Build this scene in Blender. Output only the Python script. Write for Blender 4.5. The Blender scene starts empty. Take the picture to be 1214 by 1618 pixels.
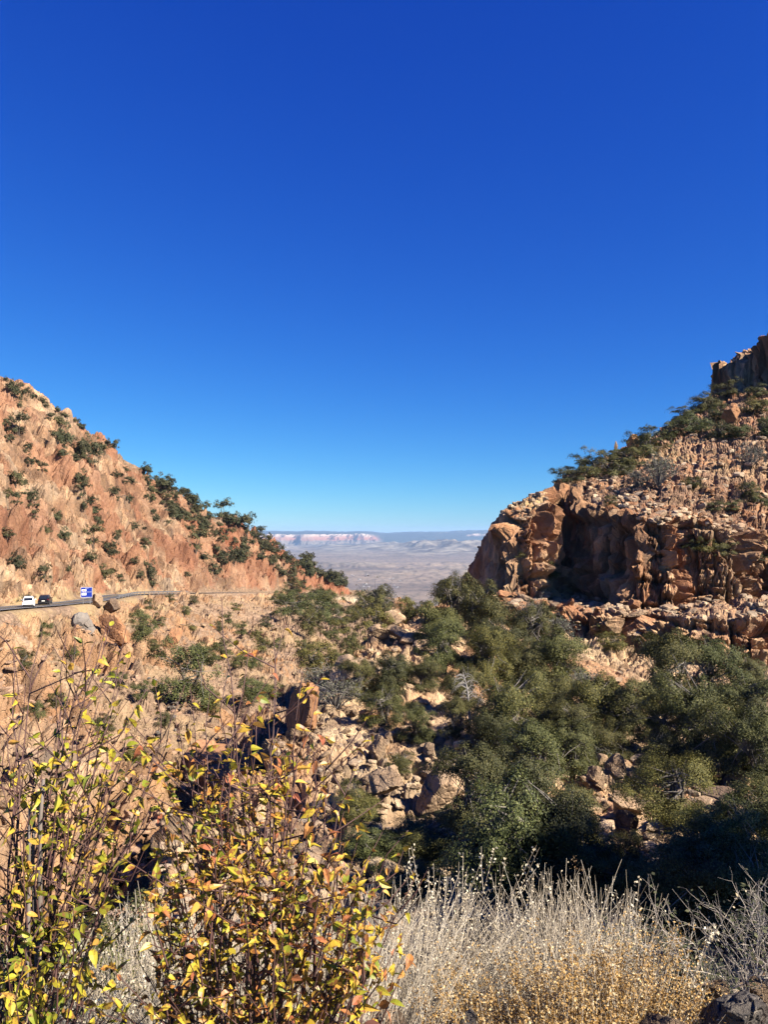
import bpy, math, random
import numpy as np
from mathutils import Vector, Matrix

# ------------------------------------------------------------------ camera, world, sun, exposure
SC = bpy.context.scene
COL = SC.collection
R = math.radians
F, CX, HY = 1222.0, 607.0, 840.0          # focal length, centre and horizon row of the 1214 x 1618 photograph
cam = bpy.data.cameras.new('camera')
cam_o = bpy.data.objects.new('camera', cam)
COL.objects.link(cam_o)
cam.sensor_fit = 'VERTICAL'
cam.sensor_height = 36.0
cam.lens = 36.0 * F / 1618.0
cam.shift_y = (HY - 809.0) / 1618.0
cam.clip_start, cam.clip_end = 0.05, 90000.0
cam_o.location = (0, 0, 0)
cam_o.rotation_euler = (R(90), 0, 0)
SC.camera = cam_o

SUN_AZ, SUN_EL = R(121), R(37)            # azimuth clockwise from the viewing direction (+Y)
world = bpy.data.worlds.new('World')
SC.world = world
world.use_nodes = True
wn = world.node_tree.nodes
wl = world.node_tree.links
bg = wn['Background']
sky = wn.new('ShaderNodeTexSky')
sky.sky_type = 'NISHITA'
sky.sun_disc = False
sky.sun_elevation = SUN_EL
sky.sun_rotation = SUN_AZ
sky.altitude = 1700
sky.air_density = 1.0
sky.dust_density = 0.3
sky.ozone_density = 4.0
# the deep, saturated blue of thin dry mountain air: each channel of the sky gets its own contrast
sp_ = wn.new('ShaderNodeSeparateColor'); cb_ = wn.new('ShaderNodeCombineColor')
wl.new(sky.outputs[0], sp_.inputs[0])
for k, (gain, power) in enumerate(((.416, 1.72), (.64, 1.32), (.91, .65))):
    m1_, m2_, m3_ = (wn.new('ShaderNodeMath') for _ in range(3))
    m1_.operation = 'MULTIPLY'; m1_.inputs[1].default_value = .15
    m2_.operation = 'POWER'; m2_.inputs[1].default_value = power
    m3_.operation = 'MULTIPLY'; m3_.inputs[1].default_value = gain / .15
    wl.new(sp_.outputs[k], m1_.inputs[0]); wl.new(m1_.outputs[0], m2_.inputs[0]); wl.new(m2_.outputs[0], m3_.inputs[0]); wl.new(m3_.outputs[0], cb_.inputs[k])
wl.new(cb_.outputs[0], bg.inputs['Color'])
bg.inputs['Strength'].default_value = 0.053
sun = bpy.data.lights.new('sun', 'SUN')
sun.energy = 5.0
sun.angle = R(0.53)
sun.color = (1.0, 0.90, 0.76)
sun_o = bpy.data.objects.new('sun', sun)
COL.objects.link(sun_o)
SDIR = Vector((math.sin(SUN_AZ) * math.cos(SUN_EL), math.cos(SUN_AZ) * math.cos(SUN_EL), math.sin(SUN_EL)))
sun_o.rotation_euler = SDIR.to_track_quat('Z', 'Y').to_euler()
sun_o.location = (30, -20, 60)
vs = SC.view_settings
vs.view_transform = 'Standard'
vs.look = 'None'
vs.exposure = 1.5
vs.gamma = 1.0
SC.cycles.max_bounces = 5
SC.cycles.diffuse_bounces = 1
SC.cycles.glossy_bounces = 1
SC.cycles.transmission_bounces = 3
SC.cycles.volume_bounces = 0
SC.cycles.transparent_max_bounces = 4
rng = np.random.default_rng(7)
random.seed(7)

# ------------------------------------------------------------------ helpers
def P(px, py, D):
    return ((px - CX) / F * D, D, (HY - py) / F * D)

def tag(o, label=None, cat=None, group=None, kind=None):
    if label: o['label'] = label
    if cat: o['category'] = cat
    if group: o['group'] = group
    if kind: o['kind'] = kind
    return o

def mesh_np(name, verts, quads=None, tris=None, smooth=False):
    me = bpy.data.meshes.new(name)
    verts = np.asarray(verts, np.float32)
    me.vertices.add(len(verts))
    me.vertices.foreach_set('co', verts.ravel())
    loops, starts = [], []
    s = 0
    if quads is not None and len(quads):
        q = np.asarray(quads, np.int32)
        loops.append(q.ravel()); starts.append(np.arange(len(q), dtype=np.int32) * 4); s = q.size
    if tris is not None and len(tris):
        t = np.asarray(tris, np.int32)
        loops.append(t.ravel()); starts.append(s + np.arange(len(t), dtype=np.int32) * 3)
    L = np.concatenate(loops); S = np.concatenate(starts)
    me.loops.add(len(L)); me.loops.foreach_set('vertex_index', L)
    me.polygons.add(len(S)); me.polygons.foreach_set('loop_start', S)
    me.update(calc_edges=True)
    me.polygons.foreach_set('use_smooth', np.full(len(S), smooth, bool))
    return me

def link(name, me, mat=None, parent=None):
    o = bpy.data.objects.new(name, me)
    if mat is not None and me is not None and not me.materials:
        me.materials.append(mat)
    COL.objects.link(o)
    if parent is not None: o.parent = parent
    return o

def empty(name, loc=(0, 0, 0), rz=0.0, sc=1.0):
    o = bpy.data.objects.new(name, None)
    o.empty_display_size = 0.1
    o.location = loc; o.rotation_euler = (0, 0, rz); o.scale = (sc, sc, sc) if not isinstance(sc, tuple) else sc
    COL.objects.link(o)
    return o

def copy_tree(root, loc, rot, sc):
    r = root.copy(); COL.objects.link(r)
    r.location = loc; r.rotation_euler = rot; r.scale = sc
    for ch in root.children:
        c = ch.copy(); COL.objects.link(c); c.parent = r
        for g in ch.children:
            d = g.copy(); COL.objects.link(d); d.parent = c
    return r

class MB:
    """collects triangles and quads of one part"""
    def __init__(s): s.v, s.q, s.t, s.n = [], [], [], 0
    def add(s, v, q=None, t=None):
        v = np.asarray(v, np.float32)
        s.v.append(v)
        if q is not None and len(q): s.q.append(np.asarray(q, np.int32) + s.n)
        if t is not None and len(t): s.t.append(np.asarray(t, np.int32) + s.n)
        s.n += len(v)
    def box(s, c, d, rz=0.0, taper=1.0):
        x, y, z = (k / 2 for k in d)
        v = np.array([(-x, -y, -z), (x, -y, -z), (x, y, -z), (-x, y, -z), (-x * taper, -y * taper, z), (x * taper, -y * taper, z), (x * taper, y * taper, z), (-x * taper, y * taper, z)])
        ca, sa = math.cos(rz), math.sin(rz)
        v = np.c_[v[:, 0] * ca - v[:, 1] * sa, v[:, 0] * sa + v[:, 1] * ca, v[:, 2]] + np.array(c)
        s.add(v, [(0, 3, 2, 1), (4, 5, 6, 7), (0, 1, 5, 4), (1, 2, 6, 5), (2, 3, 7, 6), (3, 0, 4, 7)])
    def tube(s, pts, rad, n=5, cap=True):
        pts = np.asarray(pts, float); m = len(pts)
        rad = np.broadcast_to(np.asarray(rad, float), (m,))
        tan = np.gradient(pts, axis=0); tan /= np.linalg.norm(tan, axis=1)[:, None] + 1e-9
        ref = np.array((0.31, 0.17, 0.93)) if abs(tan[0][2]) < 0.8 else np.array((0.95, 0.2, 0.1))
        u = np.cross(tan, ref); u /= np.linalg.norm(u, axis=1)[:, None] + 1e-9
        w = np.cross(tan, u)
        a = np.arange(n) * 2 * math.pi / n
        v = pts[:, None] + rad[:, None, None] * (np.cos(a)[None, :, None] * u[:, None] + np.sin(a)[None, :, None] * w[:, None])
        i = np.arange(m - 1)[:, None] * n; k = np.arange(n)[None]; k2 = (k + 1) % n
        q = np.stack([i + k, i + k2, i + n + k2, i + n + k], -1).reshape(-1, 4)
        v = v.reshape(-1, 3)
        t = None
        if cap:
            v = np.vstack([v, pts[-1]]); b = (m - 1) * n
            t = [(b + j, b + (j + 1) % n, m * n) for j in range(n)]
        s.add(v, q, t)
    def build(s, name, mat, parent=None, smooth=False):
        if not s.v: return None
        me = mesh_np(name, np.vstack(s.v), np.vstack(s.q) if s.q else None, np.vstack(s.t) if s.t else None, smooth)
        return link(name, me, mat, parent)

def hashf(ix, iy, iz, seed):
    h = ix.astype(np.uint32) * np.uint32(374761393) + iy.astype(np.uint32) * np.uint32(668265263) + iz.astype(np.uint32) * np.uint32(2147483647) + np.uint32((seed * 1274126177) & 0xffffffff)
    h = (h ^ (h >> np.uint32(13))) * np.uint32(1274126177)
    h = (h ^ (h >> np.uint32(16))) * np.uint32(2246822519)
    h = h ^ (h >> np.uint32(13))
    return (h & np.uint32(0xffffff)).astype(np.float32) / np.float32(0xffffff)

def vnoise(p, seed=0):
    f = np.floor(p); i = f.astype(np.int64); u = (p - f).astype(np.float32)
    u = u * u * u * (u * (u * 6 - 15) + 10)
    out = 0
    for dx in (0, 1):
        wx = u[:, 0] if dx else 1 - u[:, 0]
        for dy in (0, 1):
            wy = u[:, 1] if dy else 1 - u[:, 1]
            for dz in (0, 1):
                wz = u[:, 2] if dz else 1 - u[:, 2]
                out = out + wx * wy * wz * hashf(i[:, 0] + dx, i[:, 1] + dy, i[:, 2] + dz, seed)
    return out * 2 - 1

def fbm(p, octs=4, seed=0, gain=0.5):
    a, s, out = 1.0, 1.0, 0
    for o in range(octs):
        out = out + a * vnoise(p * s, seed + o * 17); a *= gain; s *= 2.03
    return out

def cells(p, size, seed, jit=0.85, box=False):
    """nearest cell of a jittered lattice: its random number, a tilted plane through it and the distance to its border"""
    q = p / np.asarray(size, np.float32)
    b = np.floor(q - 0.5).astype(np.int64)
    n = len(q)
    F1 = np.full(n, 9, np.float32); F2 = np.full(n, 9, np.float32)
    hid = np.zeros(n, np.float32); pl = np.zeros(n, np.float32)
    for dx in (0, 1):
        for dy in (0, 1):
            for dz in (0, 1):
                c = b + np.array((dx, dy, dz))
                hx = hashf(c[:, 0], c[:, 1], c[:, 2], seed); hy = hashf(c[:, 0], c[:, 1], c[:, 2], seed + 1); hz = hashf(c[:, 0], c[:, 1], c[:, 2], seed + 2)
                d = q - (c + 0.5 + (np.stack([hx, hy, hz], 1) - 0.5) * jit)
                dist = (np.sqrt(np.sqrt((d ** 4).sum(1))) if box else np.sqrt((d * d).sum(1))).astype(np.float32)
                nb = dist < F1
                F2 = np.where(nb, F1, np.minimum(F2, dist)); F1 = np.where(nb, dist, F1)
                hid = np.where(nb, (hx * 7.31 + hy * 3.17) % 1, hid)
                pl = np.where(nb, d[:, 0] * (hy - .5) + d[:, 1] * (hz - .5) + d[:, 2] * (hx - .5), pl)
    return hid, pl, F2 - F1

def joints(p, size, seed):
    """blocks between three sets of joints, each column broken at heights of its own: a random number per block and the distance to its edge"""
    a, b, c = size
    z0 = np.zeros(len(p), np.int64)
    u = p[:, 0] / a + .22 * vnoise(p / (a * 1.7), seed + 5); i = np.floor(u).astype(np.int64)
    v = p[:, 1] / b + hashf(i, z0, z0, seed) + .22 * vnoise(p / (a * 1.7), seed + 6); j = np.floor(v).astype(np.int64)
    w = p[:, 2] / c * (.7 + .7 * hashf(i, j, z0, seed + 1)) + 3 * hashf(i, j, z0, seed + 2); k = np.floor(w).astype(np.int64)
    e = np.minimum(np.minimum(.5 - abs(u - i - .5), .5 - abs(v - j - .5)), (.5 - abs(w - k - .5)) * 1.3)
    h = hashf(i, j, k, seed + 3)
    pl = (u - i - .5) * (hashf(i, j, k, seed + 4) - .5) + (w - k - .5) * (hashf(i, j, k, seed + 7) - .35)
    return h, pl.astype(np.float32), e.astype(np.float32)

def sst(a, b, x):
    t = np.clip((x - a) / (b - a), 0, 1)
    return t * t * (3 - 2 * t)

class RBF:
    def __init__(s, pts, smooth=0.0):
        p = np.array(pts, float); s.p = p[:, :2]; n = len(p)
        d = np.linalg.norm(s.p[:, None] - s.p[None], axis=2)
        A = np.zeros((n + 3, n + 3)); A[:n, :n] = -d + np.eye(n) * smooth
        A[:n, n] = 1; A[:n, n + 1:] = s.p; A[n:, :n] = A[:n, n:].T
        s.c = np.linalg.lstsq(A, np.r_[p[:, 2], 0, 0, 0], rcond=None)[0]
    def __call__(s, x, y):
        out = np.empty(len(x)); n = len(s.p)
        for a in range(0, len(x), 200000):
            xx, yy = x[a:a + 200000].astype(np.float32), y[a:a + 200000].astype(np.float32)
            acc = np.full(len(xx), s.c[n], np.float64) + s.c[n + 1] * xx + s.c[n + 2] * yy
            for k in range(n):
                acc -= s.c[k] * np.sqrt((xx - np.float32(s.p[k, 0])) ** 2 + (yy - np.float32(s.p[k, 1])) ** 2)
            out[a:a + 200000] = acc
        return out

def sdist(poly, x, y):
    """signed distance to an open polyline, positive on its right-hand side"""
    best = np.full(len(x), 1e9, np.float64); sg = np.ones(len(x)); bp = np.zeros(len(x))
    x = x.astype(np.float64); y = y.astype(np.float64)
    for (ax, ay), (bx, by) in zip(poly[:-1], poly[1:]):
        dx, dy = bx - ax, by - ay; L2 = dx * dx + dy * dy
        t = np.clip(((x - ax) * dx + (y - ay) * dy) / L2, 0, 1)
        d = np.hypot(x - ax - t * dx, y - ay - t * dy)
        cr = (dx * (y - ay) - dy * (x - ax)) / math.sqrt(L2)
        m = (d < best - 1e-6) | ((np.abs(d - best) <= 1e-6) & (np.abs(cr) > bp))
        best = np.where(m, d, best); sg = np.where(m, np.where(cr < 0, 1, -1), sg); bp = np.where(m, np.abs(cr), bp)
    return (best * sg).astype(np.float32)
# ------------------------------------------------------------------ terrain: real heights over the ground plan
ROAD = [(-10, -6, -1.75), (-26, 22, -3.4), (-41, 52, -6.6), (-51, 82, -9.2), (-57, 112, -11.3), (-59, 130, -12.6), (-58, 150, -13.6), (-61, 170, -14.5), (-65, 190, -15.6), (-64, 215, -17.4), (-63, 250, -20.0), (-63, 285, -22.6), (-60, 330, -26.0), (-54, 385, -30.3), (-42, 430, -35.0), (-24, 470, -39.6), (4, 500, -43.5)]
near = [(0, 0, -1.65), (-4, 0, -1.7), (5, 0, -1.6), (0, -6, -1.6), (0, 2.4, -1.85), (-3, 2.4, -1.95), (3, 2.4, -1.75), (0, 4.2, -2.55), (-3, 4.2, -2.8), (3.2, 4.2, -2.45), (0, 8, -5.4), (-6, 8, -5.6), (6, 8, -5.2), (0, 14, -9.6), (-9, 14, -10.2), (7, 11, -7.6), (7.6, 15, -9.6), (9.6, 19.5, -9.2), (9.2, 6, -1.6), (11.4, 9, -1.8), (15, 12, -2.2), (22, 17, -3), (30, 10, -1.5)]  # closing points lift an unseen bank on the right, shaping shade over the hollow
left = []
for i, (x, y, z) in enumerate(ROAD):
    if y < 5: continue
    left += [(x, y, z), (x + 4.5, y, z - .05), (x - 4.5, y, z), (x + 6.5, y, z - .7), (x - 6.5, y, z + .8)]
    if y > 100:
        cut = 15 if y < 240 else (9 if y < 320 else 6)
        left += [(x - 9.5 - cut * .2, y, z + cut * .55), (x - 12 - cut * .55, y, z + cut * 1.15)]
ridge = [P(0, 600, 262), P(60, 632, 272), P(115, 664, 282), P(165, 700, 300), P(230, 742, 335), P(300, 786, 375), P(375, 811, 420), P(432, 852, 446), P(490, 890, 466), P(522, 910, 476), P(556, 934, 490)]
left += ridge
left += [(-160, 330, 42), (-135, 380, 20), (-110, 430, 0), (-85, 480, -22), (-50, 520, -50), (-10, 560, -64), (-200, 300, 70), (-190, 230, 75), (-150, 150, 52), (-115, 100, 40), (-90, 60, 30)]
left += [P(60, 820, 195), P(120, 760, 235), P(200, 840, 240), P(280, 860, 300), P(360, 870, 360), P(440, 905, 420)]
left += [P(150, 1000, 124), P(50, 1050, 94), P(150, 1060, 101), P(235, 1060, 112), P(100, 1150, 74), P(205, 1150, 80), P(20, 1150, 63), P(0, 1210, 50), P(100, 1250, 53), P(200, 1250, 60), P(-100, 1200, 45), P(290, 1100, 100), P(300, 1050, 128), P(350, 1000, 170), P(400, 1050, 142), P(450, 1000, 215), P(420, 965, 275), P(500, 980, 305), P(540, 1000, 250), P(480, 1050, 165), P(560, 962, 385), P(600, 962, 400), P(330, 1150, 84)]
gul = [(-13, 22, -15.5), (-12.5, 34, -20.5), (-11.5, 44, -23), (-11, 56, -24.5), (-9, 75, -26), (-6, 100, -28), (2, 140, -32), (9, 200, -38), (14, 300, -47), (24, 420, -58), (36, 520, -72), (60, 560, -80)]
fGUL = RBF(near + left + gul + [(20, 100, -24), (30, 60, -22), (60, 150, -30), (60, 300, -45), (150, 560, -90), (150, 300, -50), (0, 24, -17), (5, 45, -22)])
spur = near + [P(560, 1400, 24), P(700, 1390, 24), P(850, 1385, 23), P(1000, 1385, 22), P(1150, 1390, 20), P(1300, 1350, 20), P(560, 1265, 35), P(660, 1255, 36), P(800, 1250, 36), P(950, 1245, 34), P(1100, 1265, 30), P(1230, 1240, 30), P(500, 1165, 45), P(600, 1150, 46), P(720, 1150, 46), P(850, 1150, 46), P(1000, 1150, 46), P(1150, 1150, 45), P(500, 1078, 56), P(600, 1050, 60), P(700, 1060, 60), P(800, 1060, 62), P(950, 1075, 62), P(1100, 1085, 62), P(1230, 1080, 58), P(600, 1000, 72), P(655, 975, 82), P(700, 962, 88), P(760, 985, 80), P(850, 1010, 76), P(950, 1035, 73), P(1030, 1062, 71), P(1120, 1075, 68), P(1230, 1075, 66), (0, 105, -15), (12, 115, -13), (14, 140, -17), (5, 140, -25), (0, 170, -34), (60, 120, -12), (60, 60, -10), (16, 200, -30)]
fSPUR = RBF(spur)
fMID = RBF([P(760, 950, 88), P(790, 948, 92), P(850, 948, 96), P(930, 962, 93), P(1030, 962, 84), P(1120, 958, 82), P(1240, 955, 82), P(740, 935, 110), P(725, 935, 140), P(700, 940, 180), (30, 120, -6), (60, 110, -6), (60, 70, -7), (10, 60, -11)])
fTOP = RBF([P(738, 912, 150), P(768, 885, 132), P(800, 846, 118), P(812, 800, 100), P(880, 775, 104), P(868, 770, 112), P(905, 748, 118), P(975, 714, 132), P(1040, 692, 142), P(1130, 622, 158), P(1220, 612, 172), P(1300, 545, 185), P(905, 815, 103), P(960, 800, 99), P(1020, 812, 88), P(1100, 815, 91), P(1200, 850, 91), P(960, 765, 110), P(1060, 765, 101), P(1200, 775, 99), P(1000, 742, 114), P(1100, 738, 108), P(1200, 742, 106), P(1100, 715, 116), P(1200, 700, 114), P(1120, 670, 132), P(1200, 640, 136), P(1300, 850, 88), P(1300, 745, 104), P(1300, 640, 130), (20, 160, -12), (35, 190, 0), (60, 230, 20), (14, 175, -25)])
CL_TOP = [(14.4, 190), (13.7, 150), (13.2, 127), (13.6, 113), (14.6, 100), (16.4, 95.0), (19.2, 96.0), (21.6, 97.5), (25.2, 114), (28.4, 86.5), (31.5, 85.5), (34.5, 88.5), (39, 86), (44, 90), (52, 87), (75, 86)]
CL_MID = [(13, 170), (12.4, 120), (10.2, 92), (11.5, 86), (16, 83), (19.5, 85), (24, 79.5), (27.5, 80.5), (30, 74.5), (35, 72.5), (41, 74), (50, 70), (75, 70)]
CL_SUM = [(95, 138), (84, 140), (76.5, 148), (75.6, 160), (74.5, 172), (87, 200), (110, 250)]
CL_SPUR = [(-11, 8), (-9.5, 22), (-8.2, 36), (-7.4, 44), (-5.8, 49), (-6.3, 58), (-4.2, 67), (-1.5, 84), (4, 105), (9, 135), (10, 175)]
CL_TOP = CL_TOP[::-1]; CL_MID = CL_MID[::-1]
roadxy = [(a, b) for a, b, _ in ROAD]
rs = np.array(ROAD, float)

def heights(x, y):
    """base ground height plus the masks of its regions"""
    x = x.astype(np.float32); y = y.astype(np.float32)
    wob = vnoise(np.stack([x * .22, y * .22, x * 0], 1), 5) * 1.0 + vnoise(np.stack([x * .7, y * .7, x * 0], 1), 6) * .4
    wob = wob * (1 - sst(95, 101, y) * (x < 17.5))
    z = fGUL(x, y)
    m_sp = sst(-1.6, 1.6, sdist(CL_SPUR, x, y) + wob * .7)
    zs = fSPUR(x, y)
    fade = sst(4, 16, y)
    m_sp = np.where(y < 16, 1 - fade * (1 - m_sp), m_sp)
    m_sp = m_sp * (1 - sst(150, 185, y))
    z = z * (1 - m_sp) + zs * m_sp
    m1 = sst(-1.4, 1.4, sdist(CL_MID, x, y) + wob) * (1 - sst(170, 215, y))
    z = z * (1 - m1) + np.maximum(fMID(x, y), z) * m1
    m2 = sst(-1.1, 1.1, sdist(CL_TOP, x, y) + wob * .8) * (1 - sst(190, 260, y))
    z = z * (1 - m2) + np.maximum(fTOP(x, y), z) * m2
    z = z + m2 * sst(-.8, .8, sdist(CL_SUM, x, y) + wob) * (8.0 + 1.5 * vnoise(np.stack([x * .15, y * .15, x * 0], 1), 8))
    # the road bench
    rd = np.abs(sdist(roadxy, x, y))
    rz = np.interp(y, rs[:, 1], rs[:, 2])
    k = (1 - sst(4.6, 9.5, rd)) * sst(20, 40, y) * (1 - sst(470, 500, y))
    z = z * (1 - k) + (rz - .06) * k
    far = sst(520, 2600, y)
    z = z * (1 - far) + (-440) * far
    return z, m_sp, m1, m2, rd, k

def polar(fn, y0, y1, tmax, ncol, nrow, nf=1500):
    t = np.linspace(-tmax, tmax, ncol)
    yf = np.exp(np.linspace(math.log(y0), math.log(y1), nf))
    cs = np.linspace(0, ncol - 1, max(ncol // 4, 60)).astype(int)
    T, Y = np.meshgrid(t[cs], yf, indexing='ij')
    Z = fn((T * Y).ravel(), Y.ravel()).reshape(T.shape)
    e = Z / Y
    de = np.diff(e, axis=1)
    vis = (e[:, 1:] >= np.maximum.accumulate(e, axis=1)[:, 1:] - 0.012)
    ds = np.abs(de) * np.where(vis, 1.0, .22) * (1 + 0 * de) + np.diff(np.log(yf))[None] * .016
    inframe = e[:, 1:] > -0.68
    ds = ds * np.where(inframe, 1, .25)
    ker = np.ones(25) / 25
    ds = np.apply_along_axis(lambda a: np.convolve(np.pad(a, 12, mode='edge'), ker, 'valid'), 0, ds)
    cum = np.concatenate([np.zeros((len(cs), 1)), np.cumsum(ds, axis=1)], 1)
    cum /= cum[:, -1:]
    g = np.linspace(0, 1, nrow)
    Lr = np.stack([np.interp(g, cum[i], np.log(yf)) for i in range(len(cs))])
    L = np.stack([np.interp(t, t[cs], Lr[:, j]) for j in range(nrow)], 1)
    Y = np.exp(L)
    return t[:, None] * Y, Y

NC, NR = 1150, 1400
def gridnormals(G):
    a = np.gradient(G, axis=0); b = np.gradient(G, axis=1)
    n = np.cross(a, b); n /= np.linalg.norm(n, axis=2)[..., None] + 1e-12
    return np.where(n[..., 2:3] < 0, -n, n)

def surface(GX, GY):
    """displaced ground on a grid, with the masks of its regions"""
    S = type('S', (), {})()
    nc, nr = GX.shape
    gx, gy = GX.ravel(), GY.ravel()
    gz, S.msp, m1, m2, rd, kroad = heights(gx, gy)
    POS = np.stack([gx, gy, gz], 1).astype(np.float32)
    N3 = gridnormals(POS.reshape(nc, nr, 3)).reshape(-1, 3).astype(np.float32)
    slope = np.degrees(np.arccos(np.clip(N3[:, 2], -1, 1)))
    S.sdr = sdist(roadxy, gx.astype(np.float32), gy.astype(np.float32))     # positive: below the road
    S.right = right = (m2 > .02) | (m1 > .02)
    isL = (~right) & (S.msp < .5) & (gy > 30)
    S.up = up = isL & (S.sdr < 0)
    isS = (~right) & (S.msp >= .5) & (gy > 13)
    warp = np.stack([vnoise(POS * .3, 31), vnoise(POS * .3, 32), vnoise(POS * .3, 33)], 1)
    w2 = np.stack([vnoise(POS * 1.4, 34), vnoise(POS * 1.4, 35), vnoise(POS * 1.4, 36)], 1)
    disp = np.zeros(len(POS), np.float32)
    def rock(sel, sizes, amps, cracks, seed, wp, ang, tl=1.1, cw=.34, box=True, jn=()):
        idx = np.nonzero(sel)[0]
        p = POS[idx] + warp[idx] * wp + w2[idx] * wp * .18
        ca, sa = math.cos(ang), math.sin(ang)
        p = np.stack([p[:, 0] * ca - p[:, 1] * sa, p[:, 0] * sa + p[:, 1] * ca, p[:, 2] + .06 * p[:, 0]], 1).astype(np.float32)
        d = np.zeros(len(idx), np.float32)
        for k, (s, a, c) in enumerate(zip(sizes, amps, cracks)):
            h, pl, e = joints(p, s, seed + 11 * k) if k in jn else cells(p, s, seed + 11 * k, box=box)
            k2 = np.clip(e / cw, 0, 1)            # flat-topped blocks with sloping sides that meet in cracks
            d += a * ((.25 + .9 * h + tl * pl) * k2 - .45) - c * (1 - np.clip(e / (cw * .35), 0, 1))
        disp[idx] = d
    big = fbm(POS * np.array((.035, .035, .02), np.float32), 3, 71)
    mod = .35 + .95 * sst(-.35, .5, fbm(POS * np.array((.13, .13, .10), np.float32), 3, 72))
    gully = 1 - np.abs(fbm(POS * np.array((.028, .028, .012), np.float32), 3, 73))
    rock(up, [(12, 12, 15), (5, 5, 6.5), (2.1, 2.1, 2.6), (1.0, 1.0, 1.2)], [5.0, 2.6, .8, .25], [.8, .6, .3, .1], 100, .8, .5, .9, .19, True, (0, 1))
    rock(isL & ~up, [(9, 9, 13), (3.8, 3.8, 6), (1.6, 1.6, 2.2), (.6, .6, .8)], [4.2, 2.6, .95, .26], [.7, .55, .28, .07], 200, .7, .35, .9, .22, True, (1,))
    rock(right, [(4.6, 4.6, 5.5), (1.7, 1.7, 2.4), (.85, .85, 1.1), (.42, .42, .42)], [2.2, 1.4, .55, .2], [.4, .35, .2, .06], 300, .22, .42, .8, .17, True, (0, 1))
    rock(isS, [(4.2, 4.2, 3.4), (1.6, 1.6, 1.2), (.7, .7, .5), (.3, .3, .24)], [1.3, .85, .42, .16], [.2, .15, .1, .03], 400, .4, .9, .6)
    disp[isS] *= mod[isS]
    openr = right & (slope < 48)
    disp[openr] *= .6
    disp[up] += ((gully - .7) * 5.0)[up]
    lowl = isL & ~up
    disp[lowl] += ((gully - .7) * 3.0)[lowl]
    disp[right & (gx < 17.5) & (gy > 99)] *= .22
    nearm = gy <= 13
    disp[nearm] = fbm(POS[nearm] * 3.0, 4, 500) * .05
    outcrop = np.clip(sst(.05, .5, big) * .9, 0, 1)
    rk = np.maximum(sst(28, 44, slope), outcrop * .8)
    rk = np.where(isL & ~up, np.maximum(np.clip(sst(13, 27, slope) * (mod * .7 + .35), 0, 1), .3), rk)
    rk = np.where(isS, np.maximum(rk, .75), rk)
    rk = np.where(right, np.maximum(rk, .45), rk)
    S.grass = sst(.0, .5, fbm(POS * .06, 3, 81)) * (1 - sst(16, 30, slope)) * np.where(right, 1, .35)
    S.grass = np.maximum(S.grass, (1 - sst(9, 15, rd)) * sst(-.5, .2, fbm(POS * .12, 3, 82)) * (gy > 60) * (1 - sst(150, 320, gy)) * .8)
    rk = np.where(nearm, 1, rk)
    amp = np.where(nearm, 1, (.16 + .84 * rk)) * np.clip(1 - kroad, 0, 1)
    disp = disp * amp * np.where(nearm, 1, sst(11, 17, gy))
    S.rk = np.clip(rk * np.clip(1.2 - 1.2 * kroad, 0, 1), 0, 1)
    S.POS, S.kroad, S.big = POS, kroad, big
    vert = np.where(right, .0, np.where(up, .8, np.where(isL, .55, .22)))[:, None].astype(np.float32)      # joints stand upright on the open slopes
    dirn = N3 * (1 - .8 * vert) + np.array((0, 0, 1.0), np.float32) * vert * .8
    P2 = POS + dirn * disp[:, None]
    P2[:, 2] += (np.where(gy > 40, fbm(POS * .9, 2, 91) * .12, 0) * (1 - kroad)).astype(np.float32)
    S.T = P2.reshape(nc, nr, 3)
    return S

# first pass: where the displaced ground rises across the view it gets more rows
HX, HY2 = polar(lambda x, y: heights(x, y)[0], 1.0, 620.0, 0.62, NC // 3, 1000)
S0 = surface(HX, HY2)
E0 = S0.T[:, :, 2] / S0.T[:, :, 1]
vis0 = E0[:, 1:] >= np.maximum.accumulate(E0, axis=1)[:, 1:] - .010
ds0 = np.abs(np.diff(E0, axis=1)) * np.where(vis0, 1, .3) * np.where(E0[:, 1:] > -.68, 1, .25) + np.diff(np.log(HY2), axis=1) * .02
ds0 = np.apply_along_axis(lambda a: np.convolve(np.convolve(np.pad(a, 24, mode='edge'), np.ones(25) / 25, 'valid'), np.ones(25) / 25, 'valid'), 0, ds0)
cum0 = np.concatenate([np.zeros((len(ds0), 1)), np.cumsum(ds0, 1)], 1); cum0 /= cum0[:, -1:]
g0 = np.linspace(0, 1, NR)
L0 = np.stack([np.interp(g0, cum0[i], np.log(HY2[i])) for i in range(len(ds0))])
tt = np.linspace(-.62, .62, NC); t0 = np.linspace(-.62, .62, NC // 3)
GY = np.exp(np.stack([np.interp(tt, t0, L0[:, j]) for j in range(NR)], 1)); GX = tt[:, None] * GY
S1 = surface(GX, GY)
TER = S1.T
mSP, right, sdr, isL_up, rk, grass, POS = S1.msp, S1.right, S1.sdr, S1.up, S1.rk, S1.grass, S1.POS
gx, gy = GX.ravel(), GY.ravel()
EL = (TER[:, :, 2] / TER[:, :, 1])
EMAX = np.maximum.accumulate(EL, axis=1)

def hit(px, py):
    """ground point seen at a photograph pixel"""
    t = (px - CX) / F; e = (HY - py) / F
    i = int(round((t / .62 + 1) / 2 * (NC - 1))); i = min(max(i, 0), NC - 1)
    j = int(np.searchsorted(EMAX[i], e))
    if j >= NR: return None
    return Vector(TER[i, j].tolist())

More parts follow.
